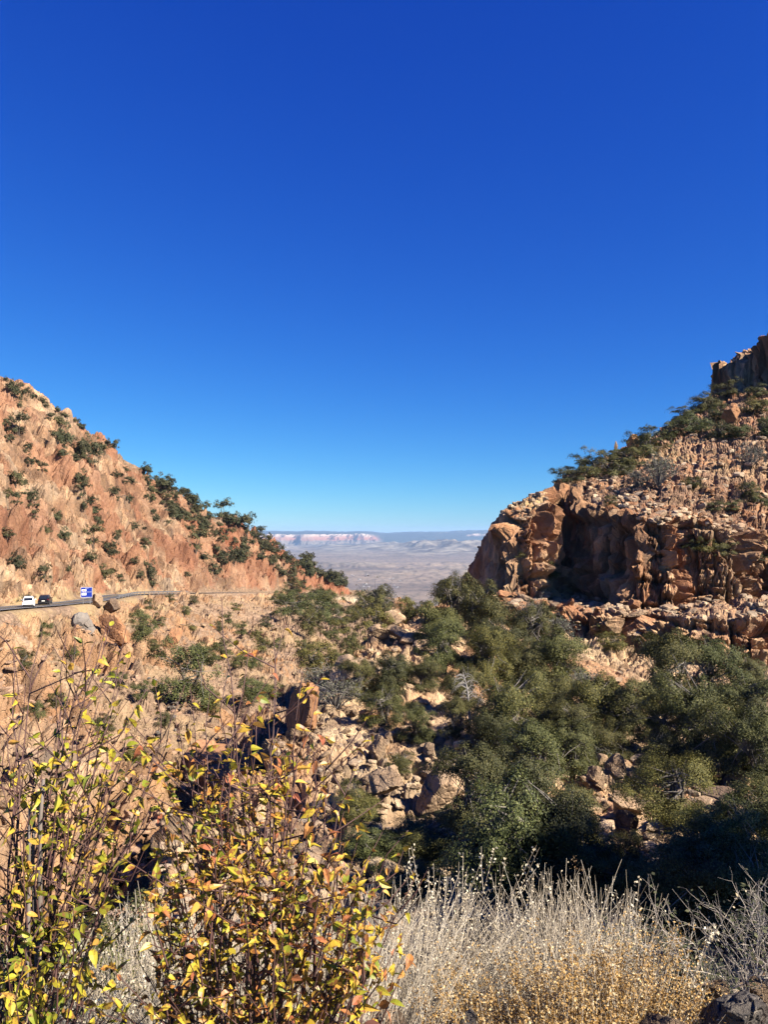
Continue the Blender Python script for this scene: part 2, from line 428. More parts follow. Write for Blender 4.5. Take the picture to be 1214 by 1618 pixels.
def split_grid(name, G, facemask, mat, attrs):
    nc, nr = G.shape[:2]
    i = np.arange(nc - 1)[:, None]; j = np.arange(nr - 1)[None]
    q = np.stack([i * nr + j, (i + 1) * nr + j, (i + 1) * nr + j + 1, i * nr + j + 1], -1).reshape(-1, 4)
    q = q[facemask.ravel()]
    used = np.unique(q)
    remap = np.zeros(nc * nr, np.int32); remap[used] = np.arange(len(used), dtype=np.int32)
    me = mesh_np(name, G.reshape(-1, 3)[used], remap[q])
    for an, av in attrs.items():
        a = me.attributes.new(an, 'FLOAT', 'POINT')
        a.data.foreach_set('value', np.asarray(av, np.float32).ravel()[used])
    return tag(link(name, me, mat), kind='structure')
# ------------------------------------------------------------------ materials
def new_mat(name):
    m = bpy.data.materials.new(name); m.use_nodes = True
    nt = m.node_tree
    return m, nt, nt.nodes['Principled BSDF']

def nd(nt, kind, **kw):
    n = nt.nodes.new(kind)
    for k, v in kw.items():
        if k in n.inputs: n.inputs[k].default_value = v
        else: setattr(n, k, v)
    return n

def ramp(nt, fac, stops, interp='LINEAR'):
    n = nt.nodes.new('ShaderNodeValToRGB'); cr = n.color_ramp; cr.interpolation = interp
    while len(cr.elements) < len(stops): cr.elements.new(.5)
    for e, (p, c) in zip(cr.elements, stops):
        e.position = p; e.color = (*c, 1) if len(c) == 3 else c
    if fac is not None: nt.links.new(fac, n.inputs['Fac'])
    return n.outputs['Color']

def mix(nt, fac, a, b, mode='MIX'):
    n = nt.nodes.new('ShaderNodeMix'); n.data_type = 'RGBA'; n.blend_type = mode; n.clamp_factor = True
    for s, v in ((n.inputs['Factor'], fac), (n.inputs['A'], a), (n.inputs['B'], b)):
        if s.type == 'RGBA' or True:
            pass
    ins = [s for s in n.inputs if s.enabled]
    for s, v in zip(ins, (fac, a, b)):
        if hasattr(v, 'is_output'): nt.links.new(v, s)
        elif isinstance(v, (int, float)): s.default_value = v if s.type == 'VALUE' else (v, v, v, 1)
        else: s.default_value = (*v, 1)
    return [o for o in n.outputs if o.enabled][0]

def noise(nt, vec, scale, detail=4, rough=.55, dist=0.0):
    n = nd(nt, 'ShaderNodeTexNoise', Scale=scale, Detail=detail, Roughness=rough, Distortion=dist)
    if vec is not None: nt.links.new(vec, n.inputs['Vector'])
    return n.outputs['Fac']

def nd_noise_col(nt, vec, scale):
    n = nd(nt, 'ShaderNodeTexNoise', Scale=scale, Detail=3); nt.links.new(vec, n.inputs['Vector']); return n.outputs['Color']

def mapping(nt, vec, sc, rot=(0, 0, 0)):
    n = nd(nt, 'ShaderNodeMapping'); n.inputs['Scale'].default_value = sc; n.inputs['Rotation'].default_value = rot
    nt.links.new(vec, n.inputs['Vector']); return n.outputs[0]

def math_(nt, op, a, b=None):
    n = nt.nodes.new('ShaderNodeMath'); n.operation = op
    for k, v in enumerate((a, b)):
        if v is None: continue
        if hasattr(v, 'is_output'): nt.links.new(v, n.inputs[k])
        else: n.inputs[k].default_value = v
    return n.outputs[0]

def bump(nt, bs, h, strength, dist):
    n = nd(nt, 'ShaderNodeBump', Strength=strength, Distance=dist)
    nt.links.new(h, n.inputs['Height']); nt.links.new(n.outputs[0], bs.inputs['Normal'])

def attr(nt, name):
    n = nt.nodes.new('ShaderNodeAttribute'); n.attribute_name = name; return n.outputs['Fac']

def rock_mat(name, cols, soil, s, red=None, grassc=(.50, .36, .185), obj=False, streak=True):
    """weathered rock: patches of the given colours, mineral streaks, pale fresh chips; soil and dry grass where 'rock' is low"""
    m, nt, bs = new_mat(name)
    if obj:
        vec = nt.nodes.new('ShaderNodeTexCoord').outputs['Object']
    else:
        vec = nt.nodes.new('ShaderNodeNewGeometry').outputs['Position']
    n1 = noise(nt, vec, .11 / s, 5, .6, .6)
    base = ramp(nt, n1, [(.26, cols[0]), (.40, cols[1]), (.51, cols[2]), (.61, cols[3]), (.74, cols[4])])
    vo = nd(nt, 'ShaderNodeTexVoronoi', Scale=.55 / s); vo.feature = 'F1'
    nt.links.new(mapping(nt, vec, (1, 1, .6)), vo.inputs['Vector'])
    cellc = ramp(nt, vo.outputs['Color'], [(.0, (.42, .40, .39)), (.5, (.95, .93, .92)), (1, (1.4, 1.33, 1.2))])
    base = mix(nt, .75, base, cellc, 'MULTIPLY')
    big_ = noise(nt, vec, .035 / s, 4, .6, .8)
    base = mix(nt, ramp(nt, big_, [(.48, (0, 0, 0)), (.62, (.7, .7, .7))]), base, mix(nt, 1.0, base, (.62, .66, .70), 'MULTIPLY'))
    n2 = noise(nt, vec, 1.3 / s, 6, .65)
    base = mix(nt, ramp(nt, n2, [(.35, (0, 0, 0)), (.7, (1, 1, 1))]), base, mix(nt, .75, base, (1.45, 1.34, 1.18), 'MULTIPLY'))
    if streak:
        st = noise(nt, mapping(nt, vec, (.5 / s, .5 / s, .06 / s)), 1.0, 5, .6)
        base = mix(nt, ramp(nt, st, [(.54, (0, 0, 0)), (.7, (.62, .62, .62))]), base, (.115, .085, .07))
    if red is not None and not obj:
        base = mix(nt, attr(nt, 'red'), base, red)
    n3 = noise(nt, vec, 6 / s, 4, .7)
    base = mix(nt, .55, base, ramp(nt, n3, [(.25, (.62, .62, .62)), (.55, (1, 1, 1)), (.8, (1.3, 1.3, 1.3))]), 'MULTIPLY')
    if not obj:
        sc = mix(nt, ramp(nt, noise(nt, vec, .9 / s, 5, .7), [(.3, (0, 0, 0)), (.7, (1, 1, 1))]), soil, tuple(c * 1.5 for c in soil))
        spk = nd(nt, 'ShaderNodeTexVoronoi', Scale=2.6 / s); nt.links.new(vec, spk.inputs['Vector'])
        sc = mix(nt, .7, sc, ramp(nt, spk.outputs['Color'], [(0, (.5, .5, .5)), (.6, (1, 1, 1)), (1, (1.6, 1.6, 1.6))]), 'MULTIPLY')
        sc = mix(nt, attr(nt, 'grass'), sc, grassc)
        rf = math_(nt, 'ADD', attr(nt, 'rock'), math_(nt, 'MULTIPLY', math_(nt, 'SUBTRACT', n2, .5), 1.6))
        base = mix(nt, ramp(nt, rf, [(.38, (0, 0, 0)), (.58, (1, 1, 1))]), sc, base)
    base = mix(nt, 1.0, base, ((ALB if 'hillside' not in name and 'wall' not in name else .66),) * 3, 'MULTIPLY')
    nt.links.new(base, bs.inputs['Base Color'])
    bs.inputs['Roughness'].default_value = .92
    bs.inputs['Specular IOR Level'].default_value = .12
    ve = nd(nt, 'ShaderNodeTexVoronoi', Scale=1.1 / s); ve.feature = 'DISTANCE_TO_EDGE'
    wv = mix(nt, 1.0, mapping(nt, vec, (1, 1, .5), (.25, .3, .3)), mix(nt, 1.0, nd_noise_col(nt, vec, .7 / s), (2.2 * s,) * 3, 'MULTIPLY'), 'ADD')
    nt.links.new(wv, ve.inputs['Vector'])
    crk = ramp(nt, ve.outputs['Distance'], [(0, (0, 0, 0)), (.07, (1, 1, 1))])
    hb = mix(nt, .16, mix(nt, .5, noise(nt, vec, 3.2 / s, 8, .7), vo.outputs['Distance']), crk)
    bump(nt, bs, hb, 1.0, .34 * s)
    return m

def flat_mat(name, col, rough=.6, metal=0.0, spec=.4, var=.0, vs=8.0):
    m, nt, bs = new_mat(name)
    if col[0] < .70: col = tuple(v * .62 for v in col)
    if var:
        vec = nt.nodes.new('ShaderNodeTexCoord').outputs['Object']
        c = mix(nt, .9, tuple(col), ramp(nt, noise(nt, vec, vs, 5, .6), [(.3, (1 - var,) * 3), (.7, (1 + var,) * 3)]), 'MULTIPLY')
        nt.links.new(c, bs.inputs['Base Color'])
    else:
        bs.inputs['Base Color'].default_value = (*col, 1)
    bs.inputs['Roughness'].default_value = rough; bs.inputs['Metallic'].default_value = metal
    bs.inputs['Specular IOR Level'].default_value = spec
    return m

def leaf_mat(name, stops, trans=.3, rough=.55, spec=.25, spots=None, objvar=.25, alb=.58):
    """thin leaves: a colour of its own for every leaf, some light passing through"""
    m, nt, bs = new_mat(name)
    g = nt.nodes.new('ShaderNodeNewGeometry')
    c = ramp(nt, g.outputs['Random Per Island'], stops)
    if objvar:
        oi = nt.nodes.new('ShaderNodeObjectInfo')
        c = mix(nt, objvar, c, ramp(nt, oi.outputs['Random'], [(0, (.45, .5, .5)), (.35, (1.0, .95, .8)), (.7, (.8, 1, .9)), (1, (1.45, 1.3, .9))]), 'MULTIPLY')
    if spots:
        n = noise(nt, g.outputs['Position'], spots[0], 4, .6)
        c = mix(nt, ramp(nt, n, [(spots[1], (0, 0, 0)), (spots[1] + .08, (1, 1, 1))]), c, spots[2])
    c = mix(nt, 1.0, c, (alb,) * 3, 'MULTIPLY')
    nt.links.new(c, bs.inputs['Base Color'])
    bs.inputs['Roughness'].default_value = rough; bs.inputs['Specular IOR Level'].default_value = spec
    if trans:
        tr = nt.nodes.new('ShaderNodeBsdfTranslucent'); nt.links.new(c, tr.inputs['Color'])
        mx = nt.nodes.new('ShaderNodeMixShader'); mx.inputs[0].default_value = trans
        nt.links.new(bs.outputs[0], mx.inputs[1]); nt.links.new(tr.outputs[0], mx.inputs[2])
        nt.links.new(mx.outputs[0], nt.nodes['Material Output'].inputs['Surface'])
    return m

M = {}
ALB = .74                                   # overall reflectance of the mineral and plant surfaces
M['rockL'] = rock_mat('hillside rock', [(.10, .066, .05), (.27, .165, .105), (.39, .255, .163), (.50, .365, .245), (.19, .145, .115)], (.23, .155, .10), 1.7, red=(.35, .145, .08))
M['rockG'] = rock_mat('canyon wall rock', [(.14, .09, .066), (.33, .195, .115), (.43, .275, .168), (.49, .345, .225), (.25, .20, .168)], (.27, .185, .125), 1.2, red=(.40, .215, .11))
M['rockR'] = rock_mat('cliff rock', [(.17, .085, .055), (.34, .18, .10), (.43, .27, .165), (.46, .32, .20), (.26, .15, .10)], (.21, .13, .085), 1.0, red=(.36, .15, .07))
M['rockS'] = rock_mat('rubble slope rock', [(.22, .14, .095), (.38, .26, .165), (.47, .35, .23), (.50, .38, .25), (.30, .20, .14)], (.23, .165, .11), .5, red=(.4, .2, .1))
M['rockN'] = rock_mat('roadside soil', [(.17, .125, .09), (.22, .165, .115), (.26, .20, .14), (.30, .24, .17), (.2, .16, .12)], (.2, .15, .1), .06, streak=False)

iq = lambda a: np.maximum.reduce([a[:-1, :-1], a[1:, :-1], a[1:, 1:], a[:-1, 1:]])
gg = lambda a: np.asarray(a).reshape(NC, NR)
redm = np.where(isL_up, np.clip(sst(230, 430, gy) * .75 * sst(-.5, .35, fbm(POS * .03, 3, 61)) + .55 * sst(.1, .6, fbm(POS * np.array((.09, .09, .02), np.float32), 3, 62)) , 0, 1), .6 * sst(0, .5, fbm(POS * np.array((.16, .16, .035), np.float32), 3, 63)))
attrs = {'rock': rk, 'grass': grass, 'red': redm}
fR = gg(right)[:-1, :-1]
fN = gg(gy <= 12)[:-1, :-1]
fS = (~fR) & (~fN) & gg((mSP >= .5) & (gy < 180))[:-1, :-1]
fU = (~fR) & (~fN) & (~fS) & gg(isL_up | ((sdr < 0) & (gy > 60)))[:-1, :-1]
fG = ~(fR | fN | fS | fU)
split_grid('hillside', TER, fU, M['rockL'], attrs)
split_grid('canyon_slope', TER, fG, M['rockG'], attrs)
split_grid('cliff', TER, fR, M['rockR'], attrs)
split_grid('rubble_slope', TER, fS, M['rockS'], attrs)
split_grid('roadside_ground', TER, fN, M['rockN'], attrs)

# ------------------------------------------------------------------ the valley and the plateau beyond
def far_h(x, y):
    x = np.asarray(x, np.float32); y = np.asarray(y, np.float32)
    px = x / y * F + CX
    z0 = np.full(len(x), -440.0, np.float32)
    nearz = heights(np.clip(x, -400, 400), np.minimum(y, 620))[0] if (y.min() < 2700) else z0
    k = sst(600, 3000, y)
    z = nearz * (1 - k) + z0 * k
    q = np.stack([x, y, x * 0], 1)
    n1 = fbm(q / 2600, 4, 201); rid = 1 - np.abs(fbm(q / 1900, 5, 211)); fine = 1 - np.abs(fbm(q / np.array((520, 900, 1), np.float32), 4, 221))
    # low broken ground in the valley
    z += sst(6500, 8200, y) * (1 - sst(9500, 11500, y)) * np.clip(fbm(q / 420, 4, 231), 0, 1) * 55
    # rolling foothills
    fh = sst(11800, 15500, y) * (1 - sst(19500, 22000, y) * .5)
    lft = .5 + .5 * sst(560, 700, px)
    z += fh * (95 + 150 * sst(-.3, .8, n1) * (rid ** 2) + 70 * (rid - .5) + 40 * (fine - .6)) * lft
    # red rock escarpment on the left, forested plateau behind and to the right
    edge = 22300 + 1500 * fbm(q / 1500 * np.array((1, .2, 1), np.float32), 4, 241) + 650 * (1 - fine) 
    esc = 1 - sst(575, 612, px)
    step = np.floor(np.clip((y - edge) / 900, 0, 1) * 3.999) / 4 + sst(0, 1, ((y - edge) / 900 * 4) % 1) * .25
    step = np.where(y > edge + 900, 1, np.where(y < edge, 0, step))
    z += esc * (sst(19000, 22500, y) * 40 + step * (300 - 70 * sst(-.2, .5, fbm(q / 900, 4, 261)) * (1 - sst(23300, 24500, y))))
    pl = sst(22500, 31000, y)
    z += (1 - esc) * (pl * (420 - 40 * (1 - sst(560, 860, px)) + 30 * fbm(q / 3500, 3, 251)) * 1.0 - sst(20000, 23000, y) * 40)
    z += esc * sst(23500, 30000, y) * (55 + 26 * fbm(q / 3500, 3, 252))
    return z
FX, FY = polar(far_h, 618.0, 36000.0, .62, 900, 700, 1400)
fz = far_h(FX.ravel(), FY.ravel()).reshape(FX.shape)
FAR = np.stack([FX, FY, fz], -1).astype(np.float32)

m, nt, bs = new_mat('valley and plateau ground')
geo = nt.nodes.new('ShaderNodeNewGeometry'); pos = geo.outputs['Position']
sep = nt.nodes.new('ShaderNodeSeparateXYZ'); nt.links.new(pos, sep.inputs[0])
band = noise(nt, mapping(nt, pos, (1 / 2600, 1 / 1100, 0)), 1.0, 6, .6)
ground = ramp(nt, band, [(.34, (.22, .165, .135)), (.47, (.33, .245, .19)), (.56, (.42, .31, .23)), (.68, (.28, .21, .17))])
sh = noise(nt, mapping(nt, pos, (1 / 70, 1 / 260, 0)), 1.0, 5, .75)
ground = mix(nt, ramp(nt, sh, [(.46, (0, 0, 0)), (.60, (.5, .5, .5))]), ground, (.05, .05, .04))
pale = noise(nt, mapping(nt, pos, (1 / 500, 1 / 330, 0)), 1.0, 5, .7)
zz = sep.outputs['Z']
hill = mix(nt, ramp(nt, pale, [(.42, (0, 0, 0)), (.62, (1, 1, 1))]), (.15, .12, .10), (.46, .39, .31))
gfac = nd(nt, 'ShaderNodeMapRange'); gfac.inputs['From Min'].default_value = -425; gfac.inputs['From Max'].default_value = -370; nt.links.new(zz, gfac.inputs['Value'])
ground = mix(nt, gfac.outputs[0], ground, hill)
lay = math_(nt, 'ADD', zz, math_(nt, 'MULTIPLY', math_(nt, 'SUBTRACT', noise(nt, mapping(nt, pos, (1 / 700,) * 3), 1.0, 5), .5), 120))
lr = nd(nt, 'ShaderNodeMapRange'); lr.inputs['From Min'].default_value = -330; lr.inputs['From Max'].default_value = 60; nt.links.new(lay, lr.inputs['Value'])
strata = ramp(nt, lr.outputs[0], [(.12, (.25, .19, .15)), (.22, (.45, .19, .12)), (.40, (.50, .24, .16)), (.50, (.66, .46, .36)), (.75, (.72, .62, .50)), (.86, (.62, .56, .46)), (.90, (.07, .085, .06))])
sn = nt.nodes.new('ShaderNodeSeparateXYZ'); nt.links.new(geo.outputs['Normal'], sn.inputs[0])
steep = ramp(nt, sn.outputs['Z'], [(.86, (1, 1, 1)), (.97, (0, 0, 0))])
forest = mix(nt, noise(nt, mapping(nt, pos, (1 / 400,) * 3), 1.0, 4), (.035, .045, .035), (.075, .08, .06))
up = nd(nt, 'ShaderNodeMapRange'); up.inputs['From Min'].default_value = 21000; up.inputs['From Max'].default_value = 22500; nt.links.new(sep.outputs['Y'], up.inputs['Value'])
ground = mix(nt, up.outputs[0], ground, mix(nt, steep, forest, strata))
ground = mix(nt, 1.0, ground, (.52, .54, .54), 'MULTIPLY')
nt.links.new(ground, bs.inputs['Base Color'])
bs.inputs['Roughness'].default_value = .95; bs.inputs['Specular IOR Level'].default_value = .05
nfar = FAR.shape
me_all = np.ones((nfar[0] - 1, nfar[1] - 1), bool)
vo = split_grid('valley_ground', FAR, me_all, m, {})
# ------------------------------------------------------------------ trees, shrubs
M['bark'] = flat_mat('grey bark', (.16, .13, .105), .9, spec=.1, var=.35, vs=6)
M['twig'] = flat_mat('grey twigs', (.27, .245, .22), .9, spec=.1, var=.3, vs=3)
M['snag'] = flat_mat('bleached dead wood', (.46, .43, .40), .8, spec=.15, var=.2, vs=4)
GREENS = [(0, (.045, .05, .02)), (.3, (.088, .092, .034)), (.6, (.135, .132, .046)), (.85, (.20, .185, .064)), (1, (.28, .24, .09))]
M['juniper'] = leaf_mat('evergreen foliage', GREENS, .06, .6, .2, objvar=.85)
M['farshrub'] = leaf_mat('hillside shrub foliage', [(0, (.06, .064, .034)), (.5, (.105, .104, .054)), (1, (.17, .155, .085))], .08, .7, .15, objvar=.6)
M['yellowtree'] = leaf_mat('olive yellow foliage', [(0, (.10, .098, .03)), (.5, (.19, .175, .05)), (1, (.32, .26, .07))], .15, .6, .2, objvar=.25)
M['greyfol'] = leaf_mat('grey green foliage', [(0, (.09, .10, .07)), (.5, (.14, .145, .105)), (1, (.21, .21, .16))], .1, .6, .2, objvar=.3)

def leaf_cards(C, Nrm, ln, wd, r):
    """small pointed leaves (two triangles folded along the midrib) at points C leaning along Nrm"""
    n = len(C)
    d = r.normal(size=(n, 3)); d /= np.linalg.norm(d, axis=1)[:, None]
    nr = Nrm / (np.linalg.norm(Nrm, axis=1)[:, None] + 1e-6) * 1.15 + d * .6
    ax = np.cross(nr, r.normal(size=(n, 3))); ax /= np.linalg.norm(ax, axis=1)[:, None] + 1e-9
    s = np.cross(nr, ax); s /= np.linalg.norm(s, axis=1)[:, None] + 1e-9
    L = ln * r.uniform(.55, 1.35, n)[:, None]; W = wd * r.uniform(.6, 1.3, n)[:, None]
    v = np.stack([C, C + ax * L * .5 + s * W, C + ax * L, C + ax * L * .5 - s * W], 1)
    return v.reshape(-1, 3), np.arange(n * 4).reshape(n, 4)

def crown_tree(name, seed, W, H, nleaf, ln, nclump, mat, twigs=30, stems=3, droop=0.25):
    """an evergreen: short forked trunk, limbs to leafy sprays that fill an uneven dome"""
    r = np.random.default_rng(seed)
    root = empty(name)
    tb = MB(); lb = MB()
    base = np.zeros(3)
    cl = []
    nb = nclump
    lobes = [(r.uniform(-.28, .28) * W, r.uniform(-.28, .28) * W, r.uniform(.3, .72) * H, r.uniform(.2, .34) * W) for _ in range(r.integers(4, 7))]
    lobes += [(math.cos(a) * .26 * W, math.sin(a) * .26 * W, .2 * H, .26 * W) for a in (.3, 2.4, 4.5)]
    lobes.append((0, 0, .62 * H, .34 * W))
    for k in range(nb):
        lx, ly, lz, lr = lobes[r.integers(len(lobes))]
        d = r.normal(size=3); d[2] = abs(d[2]) * .9 - .25; d /= np.linalg.norm(d)
        rad = lr * r.uniform(.65, 1.2)
        c = np.array((lx, ly, lz)) + d * rad * np.array((1, 1, .75))
        c[2] = max(c[2], .03 * W * r.uniform(0, 2))
        cl.append((c, d, r.uniform(.04, .085) * W))
    per = max(6, nleaf // nb)
    V = []
    for c, d, s in cl:
        o = r.normal(size=(per, 3)) * s * np.array((1, 1, .5))
        o[:, 2] -= droop * (o[:, 0] ** 2 + o[:, 1] ** 2) / s
        V.append((c + o, np.broadcast_to(d * .7 + np.array((0, 0, .5)), (per, 3)) + o / (s * 3)))
    C = np.vstack([a for a, _ in V]); N = np.vstack([b for _, b in V])
    v, q = leaf_cards(C, N, ln, ln * .27, r)
    cm = mesh_np('crown', v, q)
    nst = stems
    tops = []
    for k in range(nst):
        a = r.uniform(0, 6.28); t = np.array((math.cos(a) * .2 * W, math.sin(a) * .2 * W, .6 * H))
        m = t * .5 + np.array((r.uniform(-.05, .05) * W, r.uniform(-.05, .05) * W, 0))
        tb.tube([base + t * .02 - np.array((0, 0, .12 * H)), m, t], [.028 * W, .022 * W, .008 * W], 6); tops.append((m, t))
    for k in range(twigs):
        m, t = tops[r.integers(nst)]; c = cl[r.integers(len(cl))][0]
        s = m + (t - m) * r.uniform(0, 1); mid = (s + c) / 2 + r.normal(size=3) * .03 * W
        lb.tube([s, mid, c], [.009 * W, .006 * W, .002 * W], 4, cap=False)
    t = tb.build('trunk', M['bark'], root)
    if twigs: lb.build('branches', M['twig'], root)
    o = link('crown', cm, mat, root)
    return root

def twig_shrub(name, seed, W, H, n, rad, mat, leaves=0, lmat=None):
    r = np.random.default_rng(seed); root = empty(name); b = MB(); pts = []
    for k in range(n):
        a = r.uniform(0, 6.28); o = r.uniform(.1, 1) ** .6
        tip = np.array((math.cos(a) * o * W / 2, math.sin(a) * o * W / 2, H * (1.02 - .55 * o * o) * r.uniform(.7, 1)))
        m = tip * np.array((.35, .35, .55)) + r.normal(size=3) * .04 * W
        b.tube([np.array((0, 0, -.05 * H)), m, tip], [rad * 1.6, rad, rad * .45], 4, cap=False); 
        for j in range(3):
            t = r.uniform(.3, .95); s = m + (tip - m) * t; e = s + r.normal(size=3) * .14 * W * np.array((1, 1, .8)) + np.array((0, 0, .05 * H))
            b.tube([s, (s + e) / 2 + r.normal(size=3) * .02 * W, e], [rad * .7, rad * .5, rad * .3], 3, cap=False); pts += [s, e, (s + e) / 2]
    b.build('branches', mat, root)
    if leaves:
        pts = np.array(pts); C = pts[r.integers(len(pts), size=leaves)] + r.normal(size=(leaves, 3)) * .03 * W
        v, q = leaf_cards(C, np.zeros((leaves, 3)), .05 * W, .016 * W, r); link('crown', mesh_np('crown', v, q), lmat, root)
    return root

PROTO = {
    'near': [crown_tree('evergreen_tree', 11 + k, 1, (1.2, 1.05, 1.15, .95, 1.35, 1.1)[k], 36000, .023, 100, M['juniper'], 90, 4) for k in range(6)],
    'mid': [crown_tree('evergreen_tree', 31 + k, 1, (1.0, .85, 1.15, .9)[k], 11000, .032, 60, M['juniper'], 24, 3) for k in range(4)],
    'yel': [crown_tree('evergreen_tree', 51 + k, 1, (.9, 1.05)[k], 36000, .018, 90, M['yellowtree'], 40, 4) for k in range(2)],
    'grey': [twig_shrub('bare_shrub', 61 + k, 1, .75, 60, .006, M['twig'], 700, M['greyfol']) for k in range(2)],
    'far': [crown_tree('hillside_shrub', 71 + k, 1, (.9, .75, 1.0, .8, 1.25)[k], 1500, .09, 40, M['farshrub'], 0, 2) for k in range(5)],
    'tall': [crown_tree('evergreen_tree', 81, 1, 1.7, 5000, .045, 90, M['juniper'], 20, 2)],
}
USED = set()
def plant(kind, px, py, w, hs_=1.0, sink=.05, k=None):
    h = hit(px, py)
    if h is None: return None
    D = h.y; W = w / F * D * (.9 if kind in ('near', 'yel') else 1)
    ps = PROTO[kind]; k = random.randrange(len(ps)) if k is None else k
    root = ps[k]; key = (kind, k)
    loc = (h.x, h.y + W * .15, h.z - W * sink); rot = (random.uniform(-.08, .08), random.uniform(-.08, .08), random.uniform(0, 6.28)); sc = (W * random.uniform(.92, 1.1), W * random.uniform(.92, 1.1), W * hs_ * random.uniform(.85, 1.25))
    if key not in USED:
        USED.add(key); root.location = loc; root.rotation_euler = rot; root.scale = sc; return root
    return copy_tree(root, loc, rot, sc)

LAND = [((740, 1105), 'the white dead snag'), ((650, 1200), 'the pale rubble slope'), ((1025, 870), 'the sunlit cliff corner'), ((900, 850), 'the dark cliff recess'), ((1110, 742), 'the dry grass ledge'), ((1140, 1285), 'the flat pale slabs'), ((545, 955), 'the retaining wall'), ((125, 985), 'the grey rock knob'), ((625, 1010), 'the stacked rock tower'), ((470, 1090), 'the leaning rock horn'), ((1190, 560), 'the dark summit crag'), ((930, 1490), 'the dry broom bush'), ((950, 1240), 'the dark boulder heap'), ((1140, 1040), 'the big bare rock slab'), ((835, 810), 'the rounded cliff buttress'), ((890, 955), 'the low blocky cliff band')]
ORD = ['', 'second', 'third', 'fourth', 'fifth', 'sixth', 'seventh', 'eighth', 'ninth', 'tenth', 'eleventh', 'twelfth', 'thirteenth', 'fourteenth']
def name_trees(items):
    """items: (object, px, py of the middle, adjective and noun); the label counts outwards from a landmark"""
    by = {}
    for o, x, y, noun in items:
        (lx, ly), nm = min(LAND, key=lambda l: (l[0][0] - x) ** 2 + (l[0][1] - y) ** 2)
        dx, dy = x - lx, y - ly
        side = ('right of' if dx > 0 else 'left of') if abs(dx) > abs(dy) else ('below' if dy > 0 else 'above')
        by.setdefault((nm, side, noun), []).append((dx * dx + dy * dy, o))
    for (nm, side, noun), l in by.items():
        l.sort(key=lambda t: t[0])
        for k, (_, o) in enumerate(l):
            o['label'] = ('%s growing %s %s' % (noun, side, nm)) if len(l) == 1 else ('%s %s %s, %s from it' % (noun, side, nm, 'nearest' if k == 0 else ORD[k] if k < len(ORD) else 'farthest'))

TREES = []
def grove(kind, lst, noun, group, cat='tree', **kw):
    for it in lst:
        x, y, w = it[:3]
        o = plant(kind, x, y, w, it[3] if len(it) > 3 else 1.0, **kw)
        if o is None: continue
        tag(o, None, cat, group); TREES.append((o, x, y - w * .4, noun))

grove('near', [(605, 1152, 78), (662, 1180, 74), (568, 1105, 62), (622, 1098, 88), (668, 1092, 66), (702, 1066, 84), (684, 1020, 84), (722, 992, 92), (765, 1005, 95), (792, 1048, 95), (842, 1036, 84), (822, 1090, 112), (768, 1090, 92), (880, 1092, 104), (862, 1142, 120), (905, 1180, 112), (952, 1160, 104), (812, 1180, 112), (778, 1205, 96), (852, 1235, 140), (735, 1130, 76), (722, 1172, 64), (910, 1235, 100)], 'dense dark evergreen', 'evergreens on the slope across the gulch')
grove('near', [(800, 1425, 215, 1.1), (880, 1430, 190), (760, 1345, 130), (832, 1345, 190), (905, 1350, 120), (946, 1425, 120), (700, 1385, 105, .8), (662, 1365, 115, .65), (582, 1360, 104, .7), (562, 1308, 80, .75), (632, 1226, 50, .7), (655, 1420, 110, .7), (712, 1318, 80, .6)], 'large feathery evergreen', 'big evergreens on the near slope')
grove('yel', [(1062, 1325, 155), (820, 1398, 120), (835, 1010, 60), (1085, 1145, 60)], 'yellow tinged evergreen', 'yellowish evergreens on the near slope')
grove('near', [(1052, 1238, 84), (1002, 1168, 104), (1062, 1140, 114), (1132, 1126, 112), (1182, 1165, 122), (1102, 1195, 124), (1155, 1225, 132), (1205, 1255, 124), (965, 1200, 94), (1185, 1090, 70), (1205, 1200, 120), (1040, 1190, 90)], 'dark oak shrub', 'evergreens below the right cliff')
grove('near', [(1120, 1475, 190), (1195, 1450, 190), (1042, 1460, 130), (1165, 1380, 140), (1210, 1340, 120), (1000, 1400, 90), (1090, 1400, 90), (1080, 1480, 140), (1190, 1500, 160)], 'shaded black green evergreen', 'shaded evergreens in the near hollow')
grove('mid', [(x_, y_ + 1, w_ * .84, .74) for x_, y_, w_ in [(872, 914, 62), (826, 885, 32), (716, 938, 52), (972, 1032, 62), (882, 990, 42), (902, 762, 64), (946, 756, 76), (1000, 738, 66), (1102, 772, 46), (1182, 790, 50), (1066, 694, 60), (1102, 684, 66), (1142, 694, 62), (1192, 655, 62), (1204, 626, 52), (1122, 646, 62), (1086, 662, 52), (1032, 724, 74), (990, 750, 50), (1162, 806, 40), (1204, 866, 50), (1122, 876, 42), (976, 800, 28), (1132, 806, 30), (1146, 878, 44), (1098, 866, 42), (1192, 886, 40), (962, 1004, 40), (1156, 625, 50), (1170, 690, 50), (1055, 668, 40), (920, 745, 40), (1212, 690, 50), (1210, 800, 44), (1040, 745, 40), (975, 725, 36), (1145, 665, 46)]], 'small grey green evergreen', 'evergreens on the right cliff')
grove('tall', [(1026, 696, 24)], 'upright blue black conifer', 'conifers on the right skyline')
grove('grey', [(530, 1122, 90), (505, 1090, 70), (842, 990, 60), (1045, 765, 60), (1190, 735, 50), (945, 1200, 70), (760, 1210, 60), (590, 975, 60), (860, 1330, 70), (930, 1110, 80), (1150, 1060, 60), (880, 1015, 70), (1010, 770, 40)], 'bare grey twiggy shrub', 'bare shrubs on the rocks', 'shrub')
